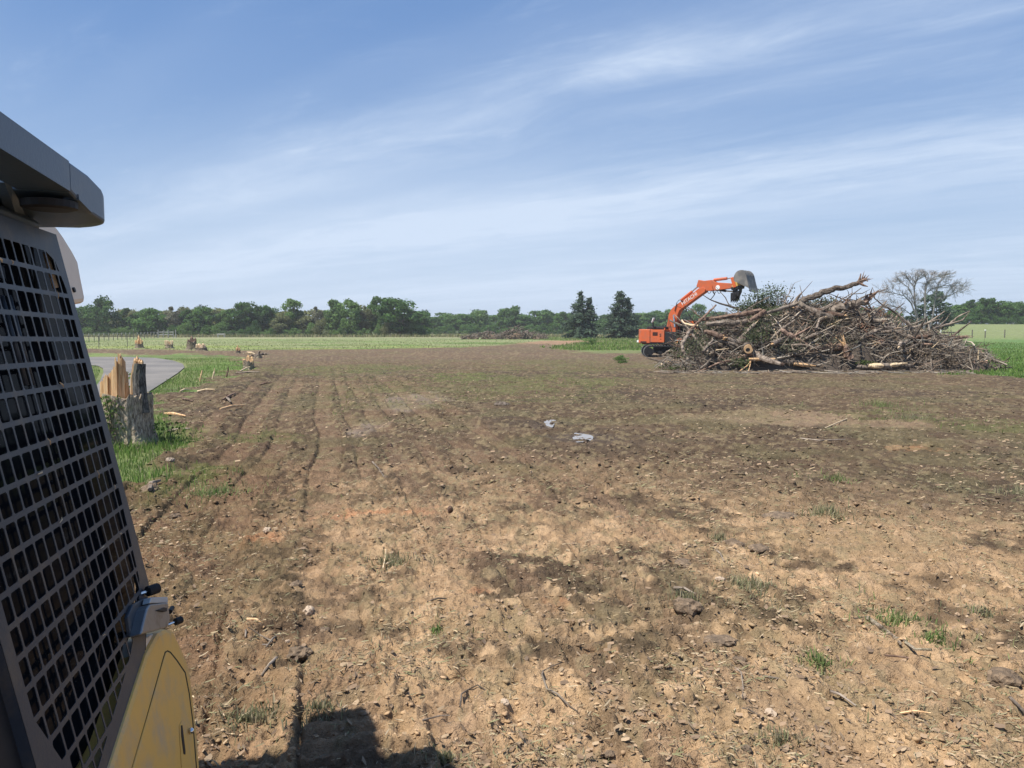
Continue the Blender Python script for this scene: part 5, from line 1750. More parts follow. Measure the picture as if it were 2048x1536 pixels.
# ------------------------------------------------------------------ the machine beside the camera
def clip_poly(poly, clip):
    """Sutherland-Hodgman, clip convex and anticlockwise"""
    out = list(poly)
    for i in range(len(clip)):
        ax, ay = clip[i]; bx, by = clip[(i + 1) % len(clip)]
        src, out = out, []
        for k in range(len(src)):
            p, q = src[k], src[(k + 1) % len(src)]
            sp = (bx - ax) * (p[1] - ay) - (by - ay) * (p[0] - ax)
            sq = (bx - ax) * (q[1] - ay) - (by - ay) * (q[0] - ax)
            if sp >= 0: out.append(p)
            if (sp >= 0) != (sq >= 0):
                t = sp / (sp - sq); out.append((p[0] + (q[0] - p[0]) * t, p[1] + (q[1] - p[1]) * t))
        if not out: return []
    return out


def area(p):
    return sum(p[i][0] * p[(i + 1) % len(p)][1] - p[(i + 1) % len(p)][0] * p[i][1] for i in range(len(p))) / 2


def build_machine():
    from mathutils.geometry import tessellate_polygon
    random.seed(9)
    LEAN = .2; DIST = 1.0
    U = ray(690, 681).normalized()
    n = Vector((U.y, -U.x, 0)).normalized(); Z = Vector((0, 0, 1))
    NO = (n + Z * LEAN).normalized()
    C = Vector((0, 0, EYE))
    org = Vector((-1.9, 2.4, 0))
    t = empty('tracked_loader', org)
    tag(t, 'yellow and dark grey tracked machine close by with a slotted steel window guard', 'loader')

    def pos(a, h, o=0.0):
        return C + U * a - n * (DIST + LEAN * h) + Z * h + NO * o

    def un(px, py, o=0.0):
        r = ray(px, py)
        s = (pos(0, 0, o) - C).dot(NO) / r.dot(NO)
        q = r * s - NO * o
        h_ = None
        # q = U*a - n*(DIST+LEAN*h) + Z*h ; solve on n and z
        qa = q + n * DIST
        # basis U, W = Z - LEAN n
        W = Z - n * LEAN
        m = Matrix(((U.dot(U), U.dot(W)), (U.dot(W), W.dot(W))))
        v = m.inverted() @ Vector((qa.dot(U), qa.dot(W)))
        return v[0], v[1]

    def plate(px_poly, o, thick, name, m, parent=t, bevel=.004, pts=None):
        ah = pts or [un(a, b, o) for a, b in px_poly]
        P = [pos(a, h, o) for a, h in ah]
        nn = Vector((0, 0, 0))
        for i in range(len(P)):
            p, q = P[i], P[(i + 1) % len(P)]
            nn += p.cross(q)
        if nn.dot(NO) < 0: P = P[::-1]
        return MB().prism(P, NO * -thick).build(name, M[m], parent, org=org, bevel=bevel)

    # --- slotted window guard: one plate, real holes
    right = un(118, 468)[0]
    top = un(118, 468)[1]
    outline = [(2.095, .405), (2.095, -1.12), (2.30, -1.33), (2.50, -1.326), (2.75, -1.29), (3.09, -1.19), (3.24, -1.065), (3.335, -.995), (3.332, -.3), (3.308, .412)]
    hb = [(2.155, .335), (2.15, -.98), (2.30, -1.265), (2.44, -1.278), (2.925, -1.131), (3.16, -1.02), (3.235, -.94), (3.268, -.6), (3.262, .2), (3.22, .30), (3.14, .334)]
    r0 = un(133, 548)[1]; r1 = un(281, 1084)[1]; PH = (r0 - r1) / 13.0
    cols_px = [un(x, y)[0] for x, y in ((9, 470), (29, 480), (47, 488), (65, 493), (80, 500), (95, 503), (112, 511))]
    PA = (cols_px[-1] - cols_px[0]) / 6.0
    a0 = cols_px[-1]; h0 = r0
    TH = .0022
    vs = []; fs = []

    def face(P2, o, flip):
        k = len(vs); vs.extend([pos(a, h, o) - org for a, h in P2]); return k
    xs = [a0 + k * PA for k in range(-34, 8)]; ys = [h0 + k * PH for k in range(-26, 4)]
    bw, bh = PA * .072, PH * .095
    for a in xs:
        for h in ys:
            cell = [(a, h), (a + PA, h), (a + PA, h + PH), (a, h + PH)]
            oc = clip_poly(cell, outline)
            if len(oc) < 3 or abs(area(oc)) < 1e-6: continue
            c = .15 * PA
            x0, x1, y0, y1 = a + bw, a + PA - bw, h + bh, h + PH - bh
            inner = [(x0 + c * .5, y0), (x1 - c * .5, y0), (x1, y0 + c * .6), (x1, y1 - c * .6), (x1 - c * .5, y1), (x0 + c * .5, y1), (x0, y1 - c * .6), (x0, y0 + c * .6)]
            ih = clip_poly(inner, hb)
            if len(ih) >= 3 and abs(area(ih)) > .06 * PA * PH and len(clip_poly(cell, outline)) == 4:
                loops = [[Vector((p[0], p[1], 0)) for p in oc], [Vector((p[0], p[1], 0)) for p in ih]]
                tr = tessellate_polygon(loops)
                allp = oc + ih
                for o in (0.0, -TH):
                    k = len(vs); vs.extend([pos(p[0], p[1], o) - org for p in allp])
                    for q in tr: fs.append(tuple(k + i for i in q) if o == 0 else tuple(k + i for i in q)[::-1])
                k = len(vs); m_ = len(ih)
                vs.extend([pos(p[0], p[1], 0) - org for p in ih] + [pos(p[0], p[1], -TH) - org for p in ih])
                for i in range(m_):
                    fs.append((k + i, k + (i + 1) % m_, k + m_ + (i + 1) % m_, k + m_ + i))
            else:
                for o in (0.0, -TH):
                    k = len(vs); vs.extend([pos(p[0], p[1], o) - org for p in oc]); fs.append(tuple(range(k, k + len(oc))))
    me = bpy.data.meshes.new('window_guard'); me.from_pydata(vs, [], fs)
    import bmesh
    bm = bmesh.new(); bm.from_mesh(me); bmesh.ops.remove_doubles(bm, verts=bm.verts, dist=.0004); bmesh.ops.recalc_face_normals(bm, faces=bm.faces); bm.to_mesh(me); bm.free()
    guard = link('window_guard', me, M['guard'], t)
    # rim folded back along the edge
    rim = MB(); k = len(outline)
    P = [pos(a, h, -TH * .5) for a, h in outline]
    for i in range(k):
        p, q = P[i], P[(i + 1) % k]
        rim.add([p, q, q - NO * .05, p - NO * .05], [(0, 1, 2, 3)])
    rim.build('guard_rim', M['guard'], guard, org=org)
    sb = MB()
    for k in range(70):
        a = xs[random.randint(2, len(xs) - 3)] + random.uniform(-.3, .3) * PA * (k % 2); h = ys[random.randint(2, len(ys) - 3)] + random.uniform(-.04, .10) * PH
        if not (2.1 < a < 3.25 and -1.1 < h < .33): continue
        q = pos(a, h, .004); ln = random.uniform(.004, .022)
        v = (U * random.uniform(-1, 1) + Z * random.uniform(-.6, 1)).normalized() * ln
        sb.tube([q - v, q + NO * .004, q + v], [.0012, random.uniform(.0016, .004), .001], 4)
    o = sb.build('trapped_straw', M['pale'], guard, org=org); o['kind'] = 'stuff'
    # --- cab behind
    gw = [(a, h) for a, h in outline]
    cx = sum(a for a, h in gw) / len(gw); ch = sum(h for a, h in gw) / len(gw)
    glass_poly = [(2.0, .40), (2.0, -1.12), (2.3, -1.30), (2.75, -1.27), (3.3, -1.13), (3.50, -.95), (3.56, -.3), (3.54, .39)]
    plate(None, -.085, .01, 'side_window', 'glass', pts=glass_poly, bevel=0)
    cabp = [(1.6, .405), (1.6, -1.3), (2.3, -1.32), (2.75, -1.28), (3.3, -1.14), (3.54, -.96), (3.60, -.3), (3.57, .40)]
    cab = MB().prism([pos(a, h, -.11) for a, h in cabp], -n * 1.25).build('cab', M['charcoal'], t, org=org)
    # pale pillar strips and hoses seen between glass and guard
    for (pts, w, m) in ((((97, 503), (117, 575)), .022, 'cream'), (((66, 480), (96, 670)), .014, 'rubber'), (((8, 590), (58, 770)), .018, 'guard'), (((22, 590), (70, 770)), .020, 'guard'), (((104, 900), (128, 1010)), .012, 'rubber')):
        A = [pos(*un(a, b, -.04), -.04) for a, b in pts]
        MB().tube(A, w * .5, 8).build('hose' if m == 'rubber' else 'grab_rail', M[m], t, smooth_=True, org=org)
    # cab pillar left of the guard and sill beneath
    lp = [un(-40, 1200, -.03), un(8, 1270, -.03), un(14, 1312, -.03), un(80, 1540, -.03), un(86, 1600, -.03), un(-60, 1700, -.03)]
    plate(None, -.03, .5, 'door_post', 'black', pts=lp)
    # cab roof slab, rounded lip above the guard
    roof = [pos(a, top + .035, -.03) for a in (.6, right - .02)]
    rp = MB()
    prof = [(.0, .0), (.012, .03), (-.03, .062), (-.12, .085), (-.30, .095), (-1.15, .095), (-1.15, .0)]
    for a0_, a1_ in ((.5, un(76, 396, -.03)[0] + .02),):
        A = [pos(a0_, top + .03, -.05) + n * x + Z * (z * .9 - .012) for x, z in prof]
        d = U * (a1_ - a0_)
        rp.prism(A, d)
    rp.build('cab_roof', M['charcoal'], t, org=org, bevel=.012)
    # --- overhead beam with a widened, rounded nose
    DR = .90

    def pr(s, d, z):
        """s metres along, d metres to the left of the camera's axis line, z relative to the eye"""
        return C + Vector((U.x, U.y, 0)).normalized() * s - n * d + Z * z
    # height of the beam falls gently forward
    def ztop(s): return .582 - .042 * (s - 2.37)
    def zbot(s): return .482 - .042 * (s - 2.37)
    beam = MB()
    S = [.3, 1.2, 2.0, 2.9]
    for i in range(len(S) - 1):
        q = [pr(S[j], d, z(S[j])) for j in (i, i + 1) for d in (DR, DR + .16) for z in (zbot, ztop)]
        beam.add(q, [(0, 1, 5, 4), (2, 6, 7, 3), (0, 4, 6, 2), (1, 3, 7, 5)])
    beam.build('overhead_beam', M['charcoal'], t, org=org)
    nose = MB()
    pl_ = [(2.9, DR), (3.10, DR), (3.25, DR)]
    for k in range(1, 15):
        a = math.pi / 2 * k / 14 * .78
        pl_.append((3.25 + .20 * math.sin(a), DR + .20 * (1 - math.cos(a))))
    pl_ += [(3.44, DR + .22), (3.46, DR + .32), (3.44, DR + .45), (3.35, DR + .55), (3.1, DR + .55), (2.95, DR + .50), (2.9, DR + .16)]
    m_ = len(pl_)
    def zlow(s): return zbot(s) if s < 3.0 else zbot(s) - .030 - .008 * min(1, (s - 3.0) / .2)
    vs = [pr(s, d, ztop(s) - .055 * float(smooth(np.array(s), 3.12, 3.40)) ** 1.5) for s, d in pl_] + [pr(s, d, zlow(s)) for s, d in pl_]
    nose.add(vs, [tuple(range(m_)), tuple(range(m_, 2 * m_))[::-1]] + [(i, i + m_, (i + 1) % m_ + m_, (i + 1) % m_) for i in range(m_)])
    no = nose.build('beam_nose', M['charcoal'], t, org=org, bevel=.010)
    tabp = [pr(2.97, DR - .004, zbot(2.97) + .004), pr(3.125, DR - .004, zbot(3.1) + .004), pr(3.115, DR - .004, zbot(3.1) - .034), pr(2.975, DR - .004, zbot(3.0) - .012)]
    MB().prism(tabp, -n * .05).build('bracket_tab', M['charcoal'], no, org=org)
    # lamp under the nose
    zb = zlow(3.1)
    cc = pr(2.99, DR + .095, zb)
    MB().tube([cc + Z * .02, cc - Z * .004, cc - Z * .010], [.088, .088, .07], 22).build('work_lamp', M['black'], no, org=org)
    # brace up from the roof to the beam
    A = pos(*un(46, 448, -.10), -.10); B = pr(2.80, DR + .16, zbot(2.8))
    A2 = pos(*un(66, 446, -.10), -.10)
    MB().prism([A, A2, A2.lerp(B, .55) + U * .03, B + U * .05, B, A.lerp(B, .5)], -n * .03).build('brace', M['charcoal'], t, org=org)
    MB().tube([pos(right - .42, top + .03, -.06), pos(right - .30, top + .06, -.08), pos(right - .12, top + .05, -.10)], .012, 6).build('cable', M['rubber'], t, org=org)
    # dark plenum under the nose behind the cowl
    # --- tan cowl beyond the guard
    o = -.13
    cowl_px = [(66, 420), (92, 431), (118, 449), (132, 468), (150, 497), (163, 522), (170, 560), (178, 600), (176, 604), (150, 608), (120, 612), (70, 560)]
    cowl = plate(cowl_px, o, .30, 'rear_cowl', 'cream', bevel=.02)
    bq = pos(*un(152, 579, o), o)
    MB().tube([bq - NO * .01, bq + NO * .008], .012, 8).build('bolt', M['black'], cowl, org=org)
    eq = [pr(s_, d_, z_) for s_, d_ in ((3.2, 1.32), (3.2, 2.3), (3.48, 2.3), (3.48, 1.32)) for z_ in (-1.2, .37)]
    MB().add(eq, [(0, 1, 3, 2), (2, 3, 5, 4), (4, 5, 7, 6), (6, 7, 1, 0), (1, 7, 5, 3), (0, 2, 4, 6)]).build('shadow_filler', M['charcoal'], t, org=org, bevel=.05)  # unseen box added behind the cowl to fill out the machine's ground shadow
    # --- yellow hood with its access door
    o = .012
    hood_px = [(322, 1262), (338, 1254), (352, 1257), (368, 1290), (385, 1332), (393, 1400), (400, 1460), (406, 1536), (412, 1640), (190, 1640), (224, 1540), (262, 1420), (299, 1304)]
    hood = plate(hood_px, o, .55, 'hood', 'yellow', bevel=.02)
    plate([(268, 1541), (300, 1430), (333, 1312), (336, 1302), (341, 1299), (347, 1302), (360, 1318), (377, 1343), (385, 1385), (392, 1440), (400, 1541), (404, 1600), (250, 1600)], o + .002, .004, 'door_seam', 'seam', hood, bevel=0)
    door = plate([(270, 1541), (302, 1430), (335, 1313), (338, 1304), (341, 1301.5), (346, 1304), (358, 1319), (375, 1344), (383, 1386), (390, 1440), (398, 1541), (402, 1600), (252, 1600)], o + .006, .006, 'access_door', 'yellow', hood, bevel=.003)
    plate([(365, 1450), (370, 1440), (379, 1441), (384, 1500), (388, 1541), (370, 1541)], o + .010, .004, 'latch_pad', 'yellow', hood, bevel=.002)
    plate([(368.2, 1449), (370.5, 1449), (376.5, 1500), (376.5, 1507), (373.5, 1506), (369.0, 1470)], o + .0125, .003, 'latch_slot', 'black', hood, bevel=0)
    q = pos(*un(378, 1463, o), o + .012)
    MB().tube([q, q + NO * .012, q + NO * .018], [.013, .012, .006], 12).build('door_handle', M['chrome'], hood, org=org, smooth_=True)
    # filler between guard edge and hood
    plate([(296, 1275), (318, 1262), (326, 1266), (300, 1306), (290, 1310)], -.005, .3, 'hood_shoulder', 'cream', bevel=.006)
    # --- guard latch
    la = plate([(262, 1232), (272, 1208), (300, 1192), (303, 1215), (298, 1250), (292, 1269), (268, 1272)], .016, .016, 'latch_plate', 'guard', bevel=.004)
    lb = plate([(300, 1217), (306, 1207), (342, 1203), (346, 1236), (343, 1252), (318, 1260), (288, 1267), (294, 1240)], .055, .045, 'latch_body', 'steel', la, bevel=.006)
    plate([(305, 1205), (308, 1193), (341, 1192), (342, 1204)], .050, .03, 'latch_hook', 'galv', la, bevel=.004)
    plate([(320, 1219), (334, 1213), (340, 1214), (340, 1221), (334, 1222)], .062, .01, 'latch_tongue', 'black', la, bevel=.002)
    for (px, py, r, L, m, nm) in ((311, 1178, .021, .05, 'rubber', 'rubber_stop'), (362, 1240, .016, .034, 'rubber', 'rubber_stop')):
        q = pos(*un(px, py, .03), .03); ax = (U * .75 + n * .6).normalized()
        st = MB().tube([q - ax * L / 2, q + ax * L / 2], r, 14).build(nm, M[m], la, org=org, bevel=.003)
        MB().tube([q - ax * (L / 2 + .04), q - ax * L / 2], r * .3, 8).build('stud', M['chrome'], la, org=org)
    q = pos(*un(347, 1219, .04), .04); MB().tube([q - U * .02, q + U * .03], .010, 10).build('pivot_pin', M['black'], la, org=org)
    # --- lower body and tracks, out of the picture but real
    lo = MB()
    hU = Vector((U.x, U.y, 0)).normalized()
    def lowp(s, d, z): return hU * s - n * d + Z * z
    body = [lowp(s, d, z) for s in (.2, 3.1) for d in (.86, 2.3) for z in (.30, .62)]
    lo.add(body, [(0, 1, 3, 2), (4, 6, 7, 5), (0, 4, 5, 1), (2, 3, 7, 6), (0, 2, 6, 4), (1, 5, 7, 3)])
    lo.build('main_frame', M['black'], t, org=org)
    for d in (.86, 2.0):
        tr = MB(); prof = [(.35, .0), (2.75, .0), (3.02, .12), (3.08, .34), (2.9, .5), (.4, .5), (.15, .36), (.12, .14)]
        tr.prism([lowp(s, d, z + .01) for s, z in prof], -n * .42)
        tk = tr.build('crawler_track', M['rubber'], t, org=org, bevel=.03)


build_machine()


# ------------------------------------------------------------------ single pieces lying on the soil
def on_ground(px, py):
    p = gnd(px, py)
    for _ in range(3):
        z = gz(p.x, p.y)
        r = ray(px, py); t = (z - EYE) / r.z
        p = Vector((r.x * t, r.y * t, z))
    return p


def stick(pxs, r, m, label, forks=(), lift=.02):
    P = [on_ground(a, b) for a, b in pxs]
    rr = r / FPX * P[0].y
    P = [p + Vector((0, 0, rr * .8 + lift * (i % 2))) for i, p in enumerate(P)]
    e = empty('stick', P[0]); tag(e, label, 'stick')
    n = len(P)
    MB().tube(P, [rr * (1 - .45 * i / max(1, n - 1)) for i in range(n)], 7, True, .12).build('stem', M[m], e, org=P[0])
    for f in forks:
        F = [on_ground(a, b) + Vector((0, 0, rr * .9 + .03 * i)) for i, (a, b) in enumerate(f)]
        MB().tube(F, [rr * .75, *([rr * .5] * (len(F) - 1))], 6, True, .12).build('fork', M[m], e, org=P[0])


def lump(name, px, py, w, h, m, label, cat, seed, flat=.5, sub=3):
    import bmesh
    p = on_ground(px, py + h * .35); W = w / FPX * p.y
    me = bpy.data.meshes.new(name); bm = bmesh.new()
    bmesh.ops.create_icosphere(bm, subdivisions=sub, radius=.5)
    co = np.array([v.co[:] for v in bm.verts])
    nz = fbm(co[:, 0] * 3 + seed * 3.1, co[:, 1] * 3 + co[:, 2] * 2.3, seed, 3); nz2 = fbm(co[:, 0] * 9 + seed, co[:, 1] * 9 + co[:, 2] * 7, seed + 4, 2)
    k = .40 + .75 * nz + .55 * nz2
    H = max(.35 * W * flat, h / FPX * p.y * .9)
    for v, s, c in zip(bm.verts, k, co):
        v.co = Vector((c[0] * s * W, c[1] * s * W * .8, c[2] * s * H))
    bm.to_mesh(me); bm.free()
    o = link(name, me, M[m]); o.location = p + Vector((0, 0, H * .16)); o.rotation_euler = (0, 0, seed)
    tag(o, label, cat)


def tuft(px, py, w, n, pal, label, L=(.06, .16), lean=1.15, nm='grass_tuft', cat='grass tuft'):
    p = on_ground(px, py); W = w / FPX * p.y
    x = p.x + rng.normal(0, 1, n) ** 3 * W * .16 + rng.normal(0, W * .22, n); y = p.y + rng.normal(0, 1, n) ** 3 * W * .14 + rng.normal(0, W * .2, n)
    z = gzs(x, y) + .004
    c = np.array(pal)[rng.integers(0, len(pal), n)] * rng.uniform(.7, 1.3, n)[:, None]
    Pm, F, C = blades(x, y, z, rng.uniform(L[0] * .5, L[1] * .7, n), .008 * rng.uniform(.6, 1.4, n), c, lean)
    Pm = Pm - np.array(p[:])
    e = empty(nm, p); tag(e, label, cat)
    mesh_np('foliage', Pm, F, M['grass'], e, C)


def build_debris():
    random.seed(64)
    stick([(494, 1241), (513, 1246), (530, 1254), (527, 1262)], 3.2, 'split', 'bent pale stick lying alone left of the track marks')
    stick([(492, 1262), (491, 1282)], 2.6, 'twig', 'short stub stick pointing toward the camera under the bent pale stick')
    stick([(560, 1268), (545, 1285), (532, 1296)], 2.4, 'twig', 'forked twig just right of the stub stick', forks=[[(545, 1285), (520, 1280), (497, 1273)], [(536, 1292), (524, 1300)]])
    stick([(553, 1318), (538, 1338), (522, 1354)], 3.4, 'twig', 'brown stick slanting down left of the dark soil patch')
    stick([(785, 1123), (772, 1134), (764, 1139)], 2.0, 'pale', 'small pale twig in the grey grass beside the middle rut', forks=[[(766, 1138), (771, 1122), (772, 1113)]])
    stick([(855, 1205), (876, 1203), (895, 1199)], 2.2, 'twig', 'thin straight twig lying right of the middle rut')
    stick([(920, 1415), (923, 1396), (935, 1381), (955, 1378), (975, 1384)], 2.2, 'bark', 'dark arched twig on the pale soil near the front')
    stick([(1086, 1344), (1084, 1358), (1094, 1380), (1115, 1396), (1140, 1415), (1155, 1432)], 2.4, 'twig', 'long curved pale brown twig near the front centre', forks=[[(1086, 1344), (1104, 1344), (1122, 1346)]])
    stick([(1735, 1240), (1760, 1262), (1790, 1280), (1812, 1292)], 5.0, 'stumpbark', 'thick grey branch lying beside torn green leaves', forks=[[(1812, 1290), (1830, 1312), (1862, 1322)], [(1790, 1281), (1800, 1300)]])
    stick([(1700, 1240), (1735, 1239)], 1.8, 'twig', 'thin twig touching the top of the thick grey branch')
    stick([(1770, 1312), (1810, 1322), (1850, 1328)], 2.2, 'redbark', 'thin reddish stick just below the thick grey branch')
    stick([(1348, 1178), (1368, 1183), (1392, 1192)], 3.4, 'twig', 'grey stick lying over a dark grassy clod')
    stick([(1518, 1352), (1560, 1366), (1612, 1380)], 2.4, 'bark', 'long dark twig lying low right of centre')
    stick([(1465, 1332), (1482, 1352), (1487, 1380), (1484, 1400)], 1.6, 'twig', 'thin hooked twig left of the long dark twig')
    stick([(1475, 1418), (1495, 1426), (1520, 1434)], 2.4, 'bark', 'short dark stick near the front beside a stone')
    stick([(1662, 1385), (1680, 1398), (1712, 1414)], 3.0, 'bark', 'dark brown stick in the lower right soil')
    stick([(1800, 1428), (1830, 1430), (1862, 1428)], 2.4, 'split', 'pale stick lying level at the lower right')
    stick([(1432, 1102), (1440, 1112), (1448, 1124)], 2.0, 'bark', 'small dark twig left of the twin dark clods')
    stick([(2020, 1398), (2036, 1420), (2060, 1440)], 4.0, 'bark', 'dark stick at the right margin in rough grass')
    stick([(1090, 1500), (1120, 1490)], 1.8, 'twig', 'small twig at the front edge right of the machine shadow')
    stick([(845, 1442), (880, 1440), (900, 1432)], 2.0, 'twig', 'thin twig at the tip of the machine shadow')
    stick([(745, 925), (757, 940), (768, 955)], 1.8, 'twig', 'curved pale stick in the straw beyond the red earth')
    stick([(1600, 878), (1640, 884), (1690, 880)], 1.6, 'twig', 'grey stick lying in the dark soil before the pale scraped patch')
    stick([(1640, 862), (1680, 846), (1706, 834)], 1.6, 'pale', 'bleached stick at the right end of the scraped patch')
    # rubble sticks by the left verge
    spots = [((395, 785), (430, 782)), ((445, 802), (470, 790)), ((452, 798), (462, 808)), ((440, 822), (490, 814)), ((360, 785), (380, 782)), ((520, 772), (545, 768)), ((470, 748), (520, 746)), ((400, 765), (408, 748)), ((425, 760), (432, 744)), ((452, 756), (458, 742)), ((330, 868), (380, 862)), ((330, 830), (372, 836)), ((480, 744), (505, 734)), ((365, 800), (386, 806)), ((300, 985), (320, 968))]
    for i, (a, b) in enumerate(spots):
        p, q = on_ground(*a), on_ground(*b)
        up = 7 <= i <= 9
        if up: q = Vector((p.x + .1, p.y, p.z + .45))
        e = empty('stick', p); tag(e, 'broken stick in the rubble strip along the green verge', 'stick', 'sticks in the rubble strip by the verge')
        q2 = q + Vector((0, 0, .05)); p2 = p + Vector((0, 0, .04))
        MB().tube([p2, p2.lerp(q2, .5) + Vector((random.uniform(-.04, .04), random.uniform(-.04, .04), .03)), q2], [.028, .034, .018], 6, True, .15).build('stem', M[('pale', 'redbark', 'twig', 'split')[i % 4]], e, org=p)
    L = lump
    L('stone', 534, 1058, 17, 12, 'palestone', 'flat pale stone standing out beside the left track marks', 'stone', 1, .6)
    L('stone', 1541, 1422, 24, 14, 'palestone', 'smooth pinkish stone lying near the front right of centre', 'stone', 2, .6)
    L('stone', 1140, 1444, 16, 12, 'palestone', 'small round cream stone right of the long curved twig', 'stone', 3, .7)
    L('stone', 340, 918, 16, 12, 'stone', 'grey stone in the grass edge right of the snapped stump', 'stone', 4, .8)
    L('stone', 617, 1218, 26, 22, 'palestone', 'broken pale crust of earth among dark soil left of centre', 'stone', 5, .35)
    L('stone', 1440, 1156, 18, 10, 'palestone', 'pale flat flake of stone below the dark clod in centre', 'stone', 6, .5)
    L('stone', 575, 1281, 10, 8, 'palestone', 'little white stone at the edge of the dark patch', 'stone', 7, .7)
    L('stone', 1010, 1402, 20, 10, 'palestone', 'pale crumbled stone in the wheel-worn soil at the front', 'stone', 8, .4)
    L('clod', 1467, 1086, 42, 26, 'clod', 'dark soil clod, left of a touching pair on tan ground', 'clod', 9)
    L('clod', 1515, 1094, 42, 16, 'clod', 'flatter dark soil clod, right of a touching pair on tan ground', 'clod', 10)
    L('clod', 1368, 1124, 48, 16, 'clod', 'low dark clod left below the touching pair', 'clod', 11)
    L('clod', 1377, 1206, 56, 36, 'clod', 'dark grassy clod under a grey stick', 'clod', 12, .4)
    L('clod', 1440, 1278, 66, 18, 'clod', 'long dark curved clod with straw at its right end', 'clod', 13, .4)
    L('clod', 1492, 1494, 24, 12, 'clod', 'small dark clod at the front edge right of centre', 'clod', 14)
    L('clod', 2010, 1350, 60, 40, 'clod', 'large dark clod at the right margin', 'clod', 15, .5)
    L('clod', 1220, 1506, 24, 14, 'clod', 'small grey brown clod at the front edge by the rusty rut', 'clod', 16)
    L('clod', 592, 1166, 26, 14, 'clod', 'rounded dark clod left of the straw near the ruts', 'clod', 17)
    L('clod', 650, 1258, 24, 14, 'clod', 'rounded brown clod right of the broken pale crust', 'clod', 18)
    L('clod', 600, 1300, 46, 30, 'clod', 'wide crumbly dark soil heap left of centre', 'clod', 19, .3)
    L('clod', 585, 1000, 16, 14, 'clod', 'square dark clod between two ruts behind the pale flat stone', 'clod', 20, .8)
    L('clod', 1240, 1035, 22, 10, 'clod', 'small dark clod above centre among the straw', 'clod', 21)
    L('clod', 1560, 1030, 70, 14, 'clod', 'wide flat dark crust on the tan soil beyond the pair', 'clod', 22, .25)
    L('clod', 1850, 1012, 26, 18, 'clod', 'dark upright clod far right before the green tuft line', 'clod', 23, .8)
    L('clod', 1480, 1318, 34, 18, 'clod', 'dark clod under the long curved one', 'clod', 24)
    L('clod', 1700, 1340, 20, 14, 'clod', 'small dark clod left of the reddish stick', 'clod', 25)
    L('clod', 350, 1030, 24, 14, 'clod', 'brown clod on the rut edge nearest the window guard', 'clod', 26)
    L('clod', 300, 975, 40, 26, 'clod', 'heaped brown clod beside the guard under the grass', 'clod', 27, .5)
    L('root_lump', 1002, 806, 26, 10, 'twig', 'pale chunk of torn root lying far out on dark soil', 'wood', 28, .6)
    L('root_lump', 780, 890, 14, 14, 'redbark', 'reddish knob of root standing out beyond the wet soil', 'wood', 29, .9)
    L('root_lump', 900, 1016, 14, 14, 'redbark', 'orange brown root knob near the red earth', 'wood', 30, .9)
    DRYG = [(.30, .27, .16), (.24, .24, .13), (.36, .31, .20), (.20, .21, .11)]
    GRN = [(.17, .25, .08), (.21, .28, .10), (.13, .20, .06), (.28, .27, .14), (.24, .27, .11)]
    tuft(1672, 962, 42, 260, GRN, 'bright green tuft alone on tan soil right of centre', (.06, .2))
    tuft(1638, 1324, 38, 200, GRN, 'dark green torn tuft near the front, left of the thick branch', (.05, .13), 1.1)
    tuft(1655, 1026, 70, 420, DRYG, 'grey dry tuft beyond the green one', (.08, .24))
    tuft(425, 985, 90, 900, GRN, 'wide green grass patch between the ruts near the guard', (.06, .2))
    tuft(872, 1252, 22, 90, GRN, 'tiny green sprig on bare soil at the middle rut', (.03, .09))
    tuft(1790, 1250, 90, 420, GRN, 'torn green leaves lying along the thick grey branch', (.05, .14), 1.2)
    tuft(1870, 1278, 60, 240, GRN, 'scatter of torn green leaves right of the thick grey branch', (.05, .13), 1.2)
    tuft(785, 1128, 60, 420, DRYG, 'grey green crushed grass beside the middle rut', (.05, .15), 1.1)
    tuft(1440, 1078, 30, 160, DRYG, 'grey green tuft left of the twin clods', (.05, .13))
    tuft(1372, 1200, 60, 300, DRYG, 'matted dry grass on the dark clod under the grey stick', (.04, .11), 1.0)
    tuft(1500, 1170, 90, 420, DRYG, 'crushed grass strewn below the twin clods', (.05, .16), 1.2)
    tuft(1560, 1480, 50, 160, DRYG, 'small grey tuft at the front edge', (.04, .11), 1.0)
    tuft(640, 1420, 60, 260, DRYG, 'crushed straw tuft at the edge of the machine shadow', (.04, .12), 1.2)
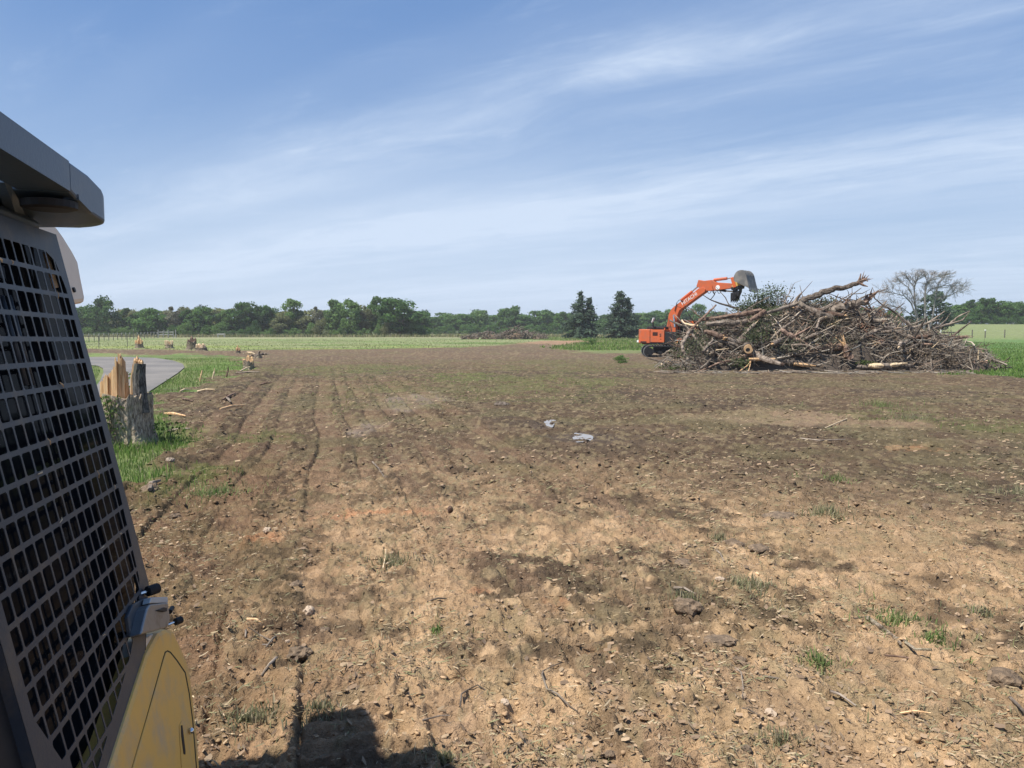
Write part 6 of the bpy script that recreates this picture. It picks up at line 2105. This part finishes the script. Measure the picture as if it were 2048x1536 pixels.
    tuft(500, 1440, 80, 420, DRYG, 'grey straw mat left of the machine shadow', (.05, .14), 1.2)
    tuft(1760, 812, 60, 420, GRN, 'soft green tuft on dark soil before the pile foot', (.12, .4))
    tuft(1820, 838, 70, 300, DRYG, 'dry green tuft right of the scraped patch', (.1, .3))
    tuft(2040, 985, 60, 300, DRYG, 'grey grass tuft at the right margin', (.06, .2))
    tuft(1960, 1230, 50, 200, DRYG, 'grey green tuft far right of the torn leaves', (.05, .14))
    tuft(890, 1520, 36, 200, DRYG, 'straw tuft at the front edge right of the shadow', (.04, .1), 1.1)
    # puddles
    for k, (px, py, w, h, lab) in enumerate(((1101, 848, 20, 9, 'smaller shiny puddle in the wet middle soil, upper left of two'), (1163, 875, 30, 13, 'larger shiny puddle in the wet middle soil, lower right of two'))):
        p = gnd(px, py); q = gnd(px, py + h)
        W = w / FPX * p.y * .75; H = abs(p.y - q.y) * .9
        pts = []
        for i in range(40):
            a = 2 * math.pi * i / 40; r = 1 + .22 * math.sin(2 * a + k) + .16 * math.sin(3 * a + 2 * k) + .08 * math.sin(7 * a)
            pts.append((W * r * math.cos(a) * .8, H * r * math.sin(a) * .9))
        zz = sorted(gz(p.x + a * q_, p.y + b * q_) for a, b in pts for q_ in (.2, .5, .8))[len(pts) * 3 * 3 // 5]
        mb = MB(); mb.prism([Vector((a, b, 0)) for a, b in pts], (0, 0, -.12))
        o = mb.build('puddle', M['water']); o.location = (p.x, p.y, zz); tag(o, lab, 'puddle')


build_debris()


# ------------------------------------------------------------------ the air
def build_haze():
    o = MB().box((0, 0, 8.0), (8400, 8400, 18.4)).build('haze')
    m = bpy.data.materials.new('haze'); m.use_nodes = True
    t = NT(m.node_tree); t.n.clear()
    out = t.new('ShaderNodeOutputMaterial'); v = t.new('ShaderNodeVolumePrincipled')
    v.inputs['Color'].default_value = (.94, .95, .97, 1); v.inputs['Density'].default_value = HAZE; v.inputs['Anisotropy'].default_value = .2
    t.link(v.outputs[0], out.inputs['Volume'])
    o.data.materials.append(m); tag(o, kind='stuff')


HAZE = .0004
build_haze()
